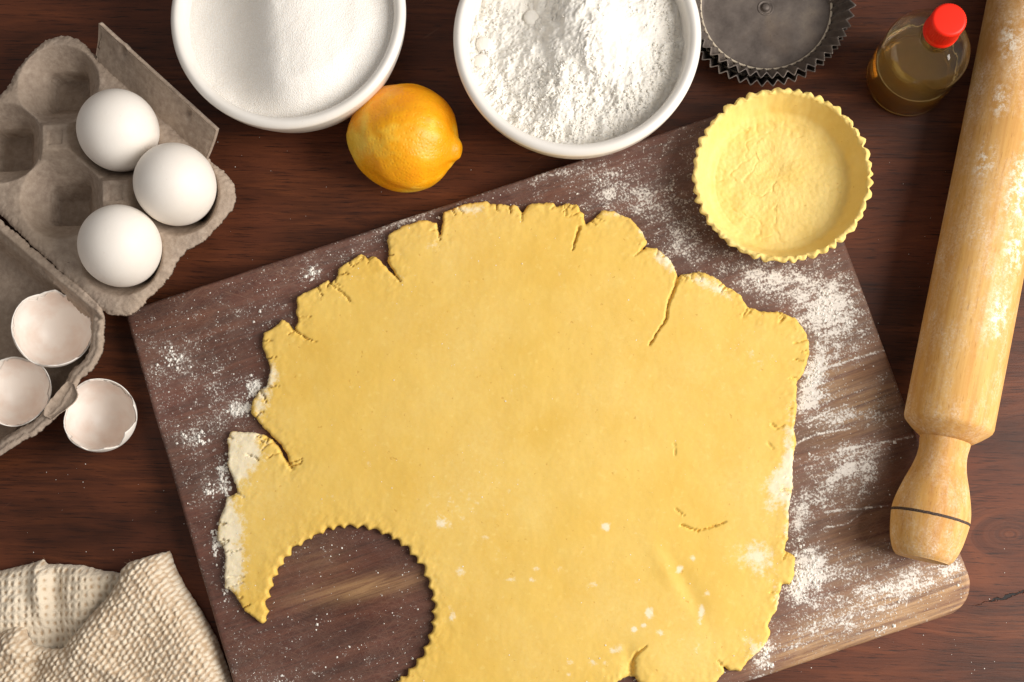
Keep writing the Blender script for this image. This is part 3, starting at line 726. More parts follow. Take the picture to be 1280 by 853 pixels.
def sugar_h(x, y, s):
    xx = x + 0.004 + 0.10 * y
    ridge = np.where(xx > 0, np.exp(-(xx / 0.046) ** 2), np.exp(-(xx / 0.021) ** 2))
    steep = 0.0205 * sstep(-0.002, 0.022, s) * ridge * (0.65 + 0.35 * sstep(-0.05, 0.03, y))
    z = 0.0500 + steep - 0.003 * np.exp(-(((x + 0.036) / 0.02) ** 2 + ((y + 0.01) / 0.04) ** 2)) + 0.0035 * sstep(0.03, 0.055, x)
    return z + 0.0008 * fbm(x * 45, y * 45, 3) + 0.00016 * fbm(x * 900, y * 900, 3, 0.7)
heap('sugar', c_s, 0.0577, 0.00065, sugar_h, m_sugar(), 'heap of white granulated sugar in the bowl beside the lemon', 'sugar', 0.040)
def flour_h(x, y, s):
    z = 0.0455 + 0.017 * np.exp(-(((x - 0.004) / 0.030) ** 2 + ((y - 0.010) / 0.036) ** 2))
    z = z + 0.0045 * fbm(x * 42 + 3, y * 30, 3) - 0.007 * np.exp(-(((x + 0.024) / 0.014) ** 2 + ((y - 0.016) / 0.022) ** 2))
    m = 1 - 0.75 * np.exp(-(((x - 0.026) / 0.017) ** 2 + ((y - 0.005) / 0.025) ** 2))
    rid = 1 - np.abs(fbm(x * 190 + 0.3 * fbm(x * 100, y * 100, 2) * 9, y * 150, 4, 0.6)) * 2
    z = z + m * (0.0030 * fbm(x * 120, y * 90, 4, 0.6) + 0.0022 * np.clip(rid, 0, 1) ** 2 * (0.5 + fbm(x * 60, y * 60, 2)))
    crumb = sstep(0.014, 0.0, s)
    z = z + crumb * 0.0016 * fbm(x * 330, y * 330, 3, 0.7)
    return np.maximum(z + m * 0.0005 * fbm(x * 700, y * 700, 2), 0.036)
heap('flour', c_f, 0.0583, 0.0006, flour_h, M_FLOUR, 'heap of clumpy white flour in the bowl overhanging the board', 'flour', 0.036)
def crumbs():
    n = 5200
    a = rng.uniform(0, 2 * PI, n); r = 0.0550 * np.sqrt(rng.uniform(0, 1, n))
    x, y = r * np.cos(a), r * np.sin(a)
    dens = sstep(0.036, 0.053, r) * 0.8 + 0.9 * np.exp(-(((x + 0.01) / 0.03) ** 2 + ((y + 0.030) / 0.018) ** 2)) + 0.25 * (fbm(x * 90, y * 90, 2) > 0.15)
    k = (rng.uniform(0, 1, n) < dens) & (np.hypot(x - 0.024, y) > 0.014); x, y, r = x[k], y[k], r[k]
    z = flour_h(x, y, 0.0583 - r)
    sz = 0.00035 + 0.0008 * rng.uniform(0, 1, len(x)) ** 2.5
    V, F = grains(np.column_stack([x, y, z + sz * 0.15]), sz, 0.75)
    o = [o for o in bpy.data.objects if o.name == 'flour'][0]
    V[:, 2] -= 0.036
    cr = obj('crumbs', make_mesh('crumbs', V, F), M_FLOUR, o, kind='stuff')
crumbs()
def flour_lumps():
    for i, (px, py, r, lab) in enumerate(((664, 18, .0042, 'round flat flour lump near the peak of the flour heap'), (605, 54, .0045, 'one of two touching flat flour lumps by the wall of the flour bowl'), (602, 75, .0042, 'one of two touching flat flour lumps by the wall of the flour bowl'))):
        c = P(px, py, 0.05)
        z = float(flour_h(np.array([c.x - c_f.x]), np.array([c.y - c_f.y]), np.array([0.03]))[0])
        V, F = lathe(smooth_prof([(0.3 * r, -0.4 * r), (0.9 * r, -0.1 * r), (r, 0.15 * r), (0.7 * r, 0.4 * r), (0.1 * r, 0.48 * r)], 3), 20,
                     lambda th, k, rr, zz: (rr * (1 + 0.16 * fbm(np.cos(th) * 1.5 + i * 3, np.sin(th) * 1.5, 2)), zz))
        obj('flour_lump', make_mesh('flour_lump', V, F), M_FLOUR, loc=(c.x, c.y, z + 0.0006), label=lab, cat='flour lump', group='pressed lumps on the flour heap')
flour_lumps()

# ------------------------------------------------------------------ lemon
def lemon():
    c = P(505, 172.5, 0.0295)
    R = 0.0292
    pts = [(0.0003, -0.0312), (0.0045, -0.0308), (0.0100, -0.0294), (0.0180, -0.0250), (0.0255, -0.0160), (0.0291, -0.0045), (0.0292, 0.0050), (0.0262, 0.0155), (0.0195, 0.0238), (0.0120, 0.0280), (0.0080, 0.0298), (0.0058, 0.0317), (0.0037, 0.0332), (0.0003, 0.0336)]
    V, F = lathe(smooth_prof(pts, 7), 120)
    r = np.linalg.norm(V, axis=1, keepdims=True)
    b = fbm(V[:, 0] * 55 + 3, V[:, 1] * 55 + V[:, 2] * 40, 3)[:, None] * 0.0016
    V = V + V / np.maximum(r, 1e-6) * b
    d = Vector((0.94, -0.25, 0.12)).normalized()
    q = d.to_track_quat('Z', 'Y')
    VV = np.array(V) @ np.array(q.to_matrix()).T
    zmin = VV[:, 2].min()
    VV[:, 2] -= zmin
    obj('lemon', make_mesh('lemon', VV, F), m_lemon(), loc=(c.x, c.y, 0), label='single yellow-orange lemon lying on the dark table', cat='lemon')
lemon()

# ------------------------------------------------------------------ eggs, carton and broken shells
EZ = 0.040
e1 = P2(143, 170, EZ); e2 = P2(219, 240, EZ); e3 = P2(148, 316, EZ)
cu = (e2 - e1) / np.linalg.norm(e2 - e1)
cv = np.array((cu[1], -cu[0]))                     # towards the lid (down-left)
if np.dot(e3 - e2, cv) < 0: cv = -cv
PU = float(np.linalg.norm(e2 - e1)); PV = float(np.dot(e3 - e2, cv))
org = e1 - cu * PU                                 # cup (0,0)
print('CARTON pitch', PU, PV, 'skew', float(np.dot(e3 - e2, cu)))
def egg_prof(n=36, a=0.0285, r=0.0218):
    out = []
    for t in np.linspace(0, PI, n):
        z = -math.cos(t); rr = math.sin(t) * (1 + 0.13 * z - 0.03 * z * z)      # blunt end up
        out.append((max(r * rr, 1e-5), a * (z + 1)))
    return out
M_EGG = m_egg()
egg_me = None
def eggs():
    V, F = lathe(egg_prof(44), 72, cap0=False, cap1=False)
    me = make_mesh('egg', V, F)
    for (p, lab, tl_) in ((e1, 'white egg in the carton between an empty cup and another egg, beside the upright flap', (0.05, 0.03)), (e2, 'white egg in the corner cup of the carton beside the upright flap', (-0.04, 0.05)), (e3, 'white egg in the corner cup of the carton beside the lid', (0.03, -0.05))):
        obj('egg', me, M_EGG, loc=(p[0], p[1], 0.0092), rot=(tl_[0] * 2, tl_[1] * 2, random.uniform(0, 6)), label=lab, cat='egg', group='whole white eggs in the carton')
eggs()

M_PULP = m_pulp()
RIM = 0.035
def carton():
    root = empty('egg_carton', (org[0] + cu[0] * PU, org[1] + cu[1] * PU, 0), 'open grey paper pulp half-dozen egg carton holding three eggs', 'egg carton')
    lc = np.array(root.location[:2])
    def UV(X, Y):
        dx, dy = X - org[0], Y - org[1]
        return dx * cu[0] + dy * cu[1], dx * cv[0] + dy * cv[1]
    u0, u1, v0, v1 = -0.0255, 2 * PU + 0.0275, -0.0260, PV + 0.0300
    def rbox(U, W, u0, u1, v0, v1, r):
        qx = np.abs(U - (u0 + u1) / 2) - (u1 - u0) / 2 + r; qy = np.abs(W - (v0 + v1) / 2) - (v1 - v0) / 2 + r
        return -(np.hypot(np.maximum(qx, 0), np.maximum(qy, 0)) + np.minimum(np.maximum(qx, qy), 0) - r)
    def tray_sd(X, Y):
        U, W = UV(X, Y)
        s = rbox(U, W, u0, u1, v0, v1, 0.017)
        # waist between the two rows at both ends
        for uu in (u0, u1): s = np.minimum(s, np.hypot((U - uu - (0.012 if uu == u1 else -0.012)) , (W - PV / 2) * 0.8) - 0.0155)
        return s + 0.0014 * fbm(X * 110, Y * 110, 4, 0.7) + 0.0010 * fbm(X * 420, Y * 420, 3, 0.7)
    def tray_z(x, y, s, f):
        U, W = UV(x, y)
        z = np.full(x.shape, RIM)
        for i in range(3):
            for j in range(2):
                du = U - i * PU; dv = W - j * PV
                r = np.hypot(du, dv) + 1e-9
                a = np.abs(du + dv) * 0.7071; b = np.abs(du - dv) * 0.7071
                rs = (a ** 6 + b ** 6) ** (1 / 6) / 0.0115
                rb = r / np.maximum(rs, 1e-6)
                rt = 0.0236
                t = np.clip((r - rb) / (rt - rb), 0, 1)
                zz = 0.0030 + (RIM - 0.0030) * (0.44 * sstep(0, 0.05, t) + 0.56 * t ** 1.2)
                zz = np.where(rs < 1, 0.0030, zz)
                # soft minimum
                k = 0.0016
                h = np.clip(0.5 + 0.5 * (z - zz) / k, 0, 1)
                z = z * (1 - h) + zz * h - k * h * (1 - h)
        for i in range(2):                                   # posts between four cups
            du = U - (i + 0.5) * PU; dv = W - 0.5 * PV
            a = np.abs(du + dv) * 0.7071; b = np.abs(du - dv) * 0.7071
            m = np.maximum(a, b)
            z = np.maximum(z, 0.0415 - np.clip((m - 0.0070) * 1.9, 0, 1) - 0.0010 * (m < 0.004))
        lip = np.exp(-s / 0.0022)
        z = z - 0.0030 * lip + 0.0006 * fbm(x * 70, y * 70, 3) + 0.00025 * fbm(x * 420, y * 420, 2)
        return z
    ext = [org + cu * a + cv * b for a in (u0, u1) for b in (v0, v1 + 0.01)]
    xs = [e[0] for e in ext]; ys = [e[1] for e in ext]
    V, F, at = sheet(min(xs) - .003, max(xs) + .003, min(ys) - .003, max(ys) + .003, 0.0006, tray_sd, None, tray_z, lambda x, y, s, f, z: z - 0.0022 - 0.0008 * np.clip(s / 0.003, 0, 1), closed=True)
    V[:, 0] -= lc[0]; V[:, 1] -= lc[1]
    obj('tray', make_mesh('tray', V, F), M_PULP, root)
    # lid: open tub hinged along the far edge of the tray
    LZ = 0.030
    lid_px = [(-80, 206), (0, 274), (60, 326), (126, 380), (130, 395), (129, 420), (127, 440), (117, 458), (100, 474), (91, 490), (80, 510), (62, 527), (44, 543), (20, 556), (0, 570), (-60, 600), (-120, 560), (-190, 420), (-180, 290), (-130, 225)]
    lw = [tuple(P2(a, b, LZ)) for a, b in lid_px]
    hp = np.array(lw[1]); hq = np.array(lw[3]); hd = (hq - hp) / np.linalg.norm(hq - hp); hn = np.array((-hd[1], hd[0]))
    nt = P2(86, 505, LZ); nt2 = P2(62, 524, LZ)
    def lid_sd(X, Y):
        s = poly_sd(X, Y, lw)
        return s + 0.0016 * fbm(X * 130 + 7, Y * 130, 4, 0.7) + 0.0010 * fbm(X * 420, Y * 420, 3, 0.7)
    def lid_z(x, y, s, f):
        dh = np.abs((x - hp[0]) * hn[0] + (y - hp[1]) * hn[1])
        z = 0.0032 + (LZ - 0.0032) * (1 - sstep(0.0045, 0.0175, s))
        step = 0.0012 * sstep(0.0030, 0.0022, s)                   # two-layer lip
        z = z - 0.0022 * np.exp(-s / 0.0015) + step
        z = z + (RIM - LZ - 0.002) * np.exp(-dh / 0.012)
        z = z + 0.0016 * np.exp(-((dh - 0.0042) / 0.0010) ** 2) - 0.0016 * np.exp(-((dh - 0.0065) / 0.0010) ** 2)
        return z + 0.0007 * fbm(x * 60, y * 60, 3) + 0.00022 * fbm(x * 420, y * 420, 2)
    xs = [e[0] for e in lw]; ys = [e[1] for e in lw]
    V, F, at = sheet(min(xs) - .003, max(xs) + .003, min(ys) - .003, max(ys) + .003, 0.0009, lid_sd, None, lid_z, lambda x, y, s, f, z: z - 0.0024, closed=True)
    V[:, 0] -= lc[0]; V[:, 1] -= lc[1]
    obj('lid', make_mesh('lid', V, F), M_PULP, root)
    tw = [tuple(P2(a, b, LZ + 0.002)) for a, b in ((84, 476), (93, 481), (97, 493), (94, 501), (80, 513), (64, 524), (54, 519), (56, 508), (68, 494))]
    tc = np.mean(tw, axis=0)
    V, F, at = sheet(min(t[0] for t in tw) - .002, max(t[0] for t in tw) + .002, min(t[1] for t in tw) - .002, max(t[1] for t in tw) + .002, 0.0005,
                     lambda X, Y: poly_sd(X, Y, tw) + 0.0007 * fbm(X * 300, Y * 300, 3), None,
                     lambda x, y, s_, f: LZ - 0.0002 + 0.0022 * np.exp(-s_ / 0.0012) + 0.0004 * fbm(x * 200, y * 200, 3), lambda x, y, s_, f, z: z - 0.0016, closed=True)
    V[:, 0] -= lc[0]; V[:, 1] -= lc[1]
    obj('torn_tab', make_mesh('torn_tab', V, F), M_PULP, root)
    # locking flap: a panel leaning outwards from the front edge
    ua, ub = 0.001, 2 * PU - 0.003
    nu, nv = 120, 26
    vs = []
    for k in range(nv + 1):
        b = k / nv
        for i in range(nu + 1):
            a = i / nu
            u = ua + (ub - ua) * a + (0.0005 + 0.003 * b) * (1 if a > 0.9 else 0) * 0
            ins = 0.0 if b < 0.15 else 0.0
            out = 0.0165 * b + 0.0012 * math.sin(PI * b)
            zz = RIM - 0.004 + 0.0205 * b
            jag = 0.0006 * float(fbm(np.array([a * 22.0]), np.array([b * 4.0]), 3)[0])
            e = (1 if a < 0.02 else 0) * -0.0008 + (1 if a > 0.98 else 0) * 0.0005
            p = org + cu * (u + (0.0035 * (1 - b) if a < 0.03 else 0)) + cv * (v0 + 0.003 - out)
            vs.append((p[0] - lc[0], p[1] - lc[1], zz + jag + (0.0012 * float(fbm(np.array([a * 14.0]), np.array([3.3]), 3)[0]) if b > 0.97 else 0)))
    vs = np.array(vs); n0 = len(vs)
    nrm = np.array((*(cv * 0.75), 0.66))
    # two thumb dents
    for i in range(nu + 1):
        for k in range(nv + 1):
            a = i / nu; b = k / nv
            d = math.exp(-(((a - 0.22) / 0.02) ** 2 + ((b - 0.82) / 0.14) ** 2)) + math.exp(-(((a - 0.78) / 0.022) ** 2 + ((b - 0.72) / 0.15) ** 2))
            vs[k * (nu + 1) + i] -= nrm * 0.0034 * d
    back = vs - nrm * 0.0026
    VV = np.concatenate([vs, back])
    id_ = np.arange(n0).reshape(nv + 1, nu + 1)
    q = np.stack([id_[:-1, :-1].ravel(), id_[1:, :-1].ravel(), id_[1:, 1:].ravel(), id_[:-1, 1:].ravel()], 1)
    loop = np.concatenate([id_[0, :], id_[1:, -1], id_[-1, -2::-1], id_[-2:0:-1, 0]])
    lp2 = np.roll(loop, -1)
    wall = np.stack([loop, lp2, lp2 + n0, loop + n0], 1)
    obj('flap', make_mesh('flap', VV, [q[:, ::-1], q + n0, wall]), M_PULP, root)
carton()

M_MEM = m_membrane()
def half_shell(pxc, pyc, zc, zbase, Rpx, tilt, seed, label, cut=0.52, jag=0.05, tear=None):
    """half an egg shell, open side up, tilted; rim height varies round the opening"""
    r0 = np.random.default_rng(seed)
    n, m = 220, 30
    R = Rpx * 0.000435; A = R * 1.28
    ph = r0.uniform(0, 6, 6)
    th = np.arange(n) * 2 * PI / n
    m_ = 19
    ka = np.sort((np.arange(m_) + r0.uniform(-0.42, 0.42, m_)) * 2 * PI / m_); kh = r0.uniform(-1, 1, m_) * jag * 1.5
    edge = cut * PI + np.interp(th, np.concatenate([ka - 2 * PI, ka, ka + 2 * PI]), np.tile(kh, 3)) + jag * 0.6 * np.sin(th + ph[1]) + 0.02 * fbm(np.cos(th) * 9 + seed, np.sin(th) * 9, 3)
    if tear:
        a, wd, dp = tear
        dth = np.angle(np.exp(1j * (th - a))); edge = edge - dp * np.exp(-(dth / wd) ** 2)
    def surf(off, e):
        V = []
        for k in range(m + 1):
            t = 0.001 + (e - 0.001) * k / m
            rr = (R - off) * np.sin(t) * (1 - 0.06 * np.cos(t)); zz = -(A - off) * np.cos(t)
            V.append(np.stack([rr * np.cos(th), rr * np.sin(th), zz], 1))
        return np.concatenate(V)
    j = np.arange(n); kx = (j + 1) % n
    def quads(o): return np.concatenate([np.stack([i * n + j, i * n + kx, (i + 1) * n + kx, (i + 1) * n + j], 1) + o for i in range(m)])
    Vo = surf(0, edge); Vi = surf(0.0005, edge)
    N = len(Vo)
    F = [np.concatenate([quads(0), quads(N)[:, ::-1], np.stack([m * n + j, m * n + kx, N + m * n + kx, N + m * n + j], 1)])]
    q = Vector((0, 0, 1)).rotation_difference(Vector(tilt).normalized()); Rm = np.array(q.to_matrix()).T
    V = np.concatenate([Vo, Vi]) @ Rm
    zmin = V[:, 2].min()
    rimc = V[m * n:m * n + n].mean(0)
    c = P(pxc, pyc, zbase - zmin + rimc[2])
    loc = (c.x - rimc[0], c.y - rimc[1], zbase - zmin)
    o = obj('egg_shell', make_mesh('egg_shell', V, F), M_EGG, loc=loc, label=label, cat='eggshell', group='broken egg shells')
    e2_ = edge - 0.03 - 0.9 * np.clip(fbm(np.cos(th) * 1.5 + seed, np.sin(th) * 1.5, 4, 0.6) + 0.02, 0, 0.5)
    Vm = surf(0.0007, e2_); Vm2 = surf(0.0009, e2_)
    Vm = np.concatenate([Vm, Vm2]) @ Rm
    obj('membrane', make_mesh('membrane', Vm, F), M_MEM, o)
half_shell(66, 410, .03, 0.0036, 50, (0.42, 0.22, 1.0), 5, 'empty half eggshell with a torn white lining, in the carton lid next to the hinge', 0.50, 0.075, (-1.9, 0.30, 0.26))
half_shell(17, 488, .03, 0.0036, 46, (0.28, 0.25, 1.0), 11, 'empty half eggshell in the carton lid against the torn lid edge', 0.50, 0.075, (-1.5, 0.4, 0.28))
half_shell(123, 519, .03, 0.0002, 46, (0.05, 0.10, 1.0), 23, 'empty half eggshell with jagged rim lying on the bare table', 0.52, 0.15, (2.9, 0.35, 0.22))

# ------------------------------------------------------------------ tart tins
M_TIN = m_tin()
M_EDGE = m_simple('polished_tin_edge', (214, 200, 178), 0.55, metal=0.2)
def tins():
    n = 48
    def tin(c, zb, rz, label, disc=True):
        root = empty('tart_tin', (c.x, c.y, zb), label, 'tart tin', 'nested fluted tart tins', rot=(0, 0, rz))
        fl = lambda th: 0.0034 * (0.6 * np.abs(((th * n / (2 * PI)) % 1) * 2 - 1) + 0.4 * (0.5 + 0.5 * np.cos(th * n)) - 0.5)
        t = 0.0006
        outer = [(0.0366, 0.0), (0.0372, 0.0006), (0.0395, 0.006), (0.0425, 0.0125), (0.0458, 0.0188), (0.0464, 0.0198)]
        inner = [(r - t * 1.2, z + (t * 0.5 if i < 5 else 0.0)) for i, (r, z) in enumerate(outer)][::-1] + [(0.0335, 0.0008)]
        prof = outer + inner + [(0.0335, 0.0)]
        wt = [0, .35, .8, .95, 1, 1, 1, 1, .95, .8, .35, 0, 0, 0]
        def mod(th, i, r, z):
            return r + fl(th) * wt[i] , z
        V, F = lathe(prof + [prof[0]], n * 10, mod if False else (lambda th, i, r, z: (r + fl(th) * wt[i % 14], z)), cap0=False, cap1=False)
        obj('fluted_side', make_mesh('fluted_side', V, F), M_TIN, root)
        d = obj('base_disc', None, None, root) if False else None
        prof = smooth_prof([(0.0005, 0.0006), (0.034, 0.0009), (0.0368, 0.0011), (0.0377, 0.0019), (0.0371, 0.0030), (0.0361, 0.0026), (0.0350, 0.0017), (0.020, 0.00165), (0.0055, 0.00165), (0.0035, 0.0016), (0.0005, 0.0016)], 4)
        V, F = lathe(prof[::1], 96, lambda th, i, r, z: (r, z + 0.00035 * fbm(r * np.cos(th) * 40, r * np.sin(th) * 40, 2)), cap0=False, cap1=True)
        dd = obj('base_disc', make_mesh('base_disc', V, F), M_TIN, root)
        tp = [(0.0371 + 0.0007 * math.cos(a), 0.0033 + 0.0007 * math.sin(a)) for a in np.linspace(0, 2 * PI, 10)]
        V, F = lathe(tp, 120, cap0=False, cap1=False)
        obj('disc_edge', make_mesh('disc_edge', V, F), M_EDGE, dd)
        V, F = lathe(smooth_prof([(0.0048, 0.0012), (0.0044, 0.0020), (0.0032, 0.0017), (0.0026, 0.0022), (0.0018, 0.0034), (0.0002, 0.0038)], 4), 32, cap0=False)
        obj('rivet', make_mesh('rivet', V, F), M_TIN, dd)
    c = P(957, 10, 0.007)
    tin(Vector((c.x - 0.0022, c.y - 0.0030, 0)), 0.0003, 0.07, 'fluted round tart tin underneath, mostly hidden by the one nested in it')
    tin(c, 0.0053, 0.0, 'worn grey fluted tart tin with riveted base, nested on top of another tin')
tins()

# ------------------------------------------------------------------ bottle
def bottle():
    c = P(1133, 98, 0)
    root = empty('bottle', (c.x, c.y, 0), 'small clear bottle with red screw cap and amber liquid', 'bottle')
    R = 0.0233
    outer = [(0.001, 0.0005), (0.020, 0.0002), (0.0226, 0.0022), (R, 0.006), (R, 0.030), (R, 0.043), (0.0224, 0.0500), (0.0190, 0.0565), (0.0135, 0.0618), (0.0092, 0.0655), (0.0080, 0.069), (0.0080, 0.085)]
    inner = [(0.0066, 0.085), (0.0066, 0.069), (0.0078, 0.0648), (0.0122, 0.0606), (0.0176, 0.0554), (0.0210, 0.0492), (R - 0.0013, 0.043), (R - 0.0013, 0.030), (R - 0.0013, 0.007), (0.0208, 0.0036), (0.018, 0.0022), (0.001, 0.0024)]
    V, F = lathe(smooth_prof(outer, 4) + smooth_prof(inner, 4), 96)
    obj('glass_body', make_mesh('glass_body', V, F), m_glass('clear_glass', (236, 236, 228), 0.015, 1.45), root)
    ri = R - 0.0013 + 0.0002
    lq = [(0.001, 0.0023), (0.018, 0.0021), (0.0210, 0.0034), (ri, 0.007), (ri, 0.020), (ri, 0.0285), (ri - 0.0008, 0.0278), (ri - 0.003, 0.0272), (0.012, 0.027), (0.001, 0.027)]
    V, F = lathe(smooth_prof(lq, 3), 96)
    lq_o = obj('amber_liquid', make_mesh('amber_liquid', V, F), m_glass('amber_extract', (255, 192, 90), 0.0, 1.34, 0.82), root)
    tp = [(ri - 0.0006 + 0.00035 * math.cos(a), 0.0284 + 0.00035 * math.sin(a)) for a in np.linspace(0, 2 * PI, 9)]  # added ring: bright highlight line at the liquid's edge, painted as pale amber
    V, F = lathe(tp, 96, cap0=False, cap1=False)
    obj('meniscus_highlight', make_mesh('meniscus_highlight', V, F), m_simple('painted_amber_highlight', (224, 190, 124), 0.3), lq_o)
    cr = 0.0087
    prof = [(0.0072, 0.0735), (cr + 0.0004, 0.0735), (cr + 0.0006, 0.0742), (cr + 0.0006, 0.0765), (cr + 0.0001, 0.0772), (cr, 0.0776), (cr, 0.0895), (cr, 0.0900), (cr - 0.0002, 0.0906), (cr - 0.0007, 0.0910), (cr - 0.0011, 0.09112), (cr - 0.0016, 0.09115), (0.004, 0.09118), (0.0005, 0.0912)]
    prof = [(r, z + 0.0025) for r, z in prof]
    V, F = lathe(prof, 240, lambda th, i, r, z: (r + (0.00028 * np.abs(np.cos(th * 22)) if 5 <= i <= 7 else 0), z), cap0=False)
    obj('cap', make_mesh('cap', V, F), m_simple('red_plastic', (236, 38, 14), 0.42, spec=0.3), root)
bottle()

# ------------------------------------------------------------------ rolling pin
def pin():
    a = P(1185.5, 531, 0.0352); b = P(1292, 11, 0.0352)
    d2 = (b - a); L = d2.length; d2.normalize()
    slope = 0.037
    d = Vector((d2.x, d2.y, -slope)).normalized()
    root = empty('rolling_pin', (a.x, a.y, a.z), 'floury wooden rolling pin with turned handle resting on the board corner', 'rolling pin')
    root.rotation_mode = 'QUATERNION'; root.rotation_quaternion = d.to_track_quat('Z', 'Y')
    R = 0.0232; LR = 0.29
    qi = root.rotation_quaternion.inverted()
    for px, py, rr in ((1276, 240, .014), (1270, 310, .011), (1244, 390, .010), (1228, 200, .008), (1262, 40, .010), (1250, 120, .007)):
        v = qi @ (P(px, py, 0.052) - a); v = Vector((v.x, v.y, v.z)); pr = Vector((v.x, v.y, 0)); pr = pr.normalized() * R
        PIN_PATCH.append(((pr.x, pr.y, v.z), rr))
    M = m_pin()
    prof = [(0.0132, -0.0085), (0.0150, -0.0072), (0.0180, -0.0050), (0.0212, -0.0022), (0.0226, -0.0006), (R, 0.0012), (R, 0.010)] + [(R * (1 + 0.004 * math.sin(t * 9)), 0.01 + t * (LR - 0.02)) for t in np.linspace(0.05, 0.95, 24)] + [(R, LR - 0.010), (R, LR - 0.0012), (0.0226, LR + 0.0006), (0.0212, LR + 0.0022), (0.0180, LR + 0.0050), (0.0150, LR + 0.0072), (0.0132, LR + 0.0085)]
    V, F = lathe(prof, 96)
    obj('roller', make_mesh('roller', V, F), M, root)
    h = [(0.0100, 0.0040), (0.0120, 0.0000), (0.0128, -0.0050), (0.0130, -0.0095), (0.0125, -0.0155), (0.0136, -0.0230), (0.0168, -0.0330), (0.0192, -0.0420), (0.0200, -0.0475), (0.0199, -0.0520), (0.0184, -0.0620), (0.0160, -0.0690), (0.0138, -0.0718), (0.0122, -0.0722), (0.0005, -0.0724)]
    V, F = lathe(smooth_prof(h, 5)[::-1], 96)
    hme = make_mesh('handle', V, F)
    rp = [(0.0196, -0.0500), (0.02010, -0.0497), (0.02015, -0.0490), (0.02010, -0.0483), (0.0196, -0.0480)]
    rp = [(r + 0.00003, z - 0.0008) for r, z in rp]
    Vr, Fr = lathe(rp, 96, lambda th, i, r, z: (r, z + 0.0002 * fbm(np.cos(th) * 20, np.sin(th) * 20, 2)), cap0=False, cap1=False)
    rme = make_mesh('ring_mark', Vr, Fr)
    hd = obj('handle', hme, M, root); obj('ring_mark', rme, m_burn(), hd)
    h2 = obj('handle', hme, M, root, loc=(0, 0, LR), rot=(PI, 0, 0)); obj('ring_mark', rme, rme.materials[0], h2)
pin()

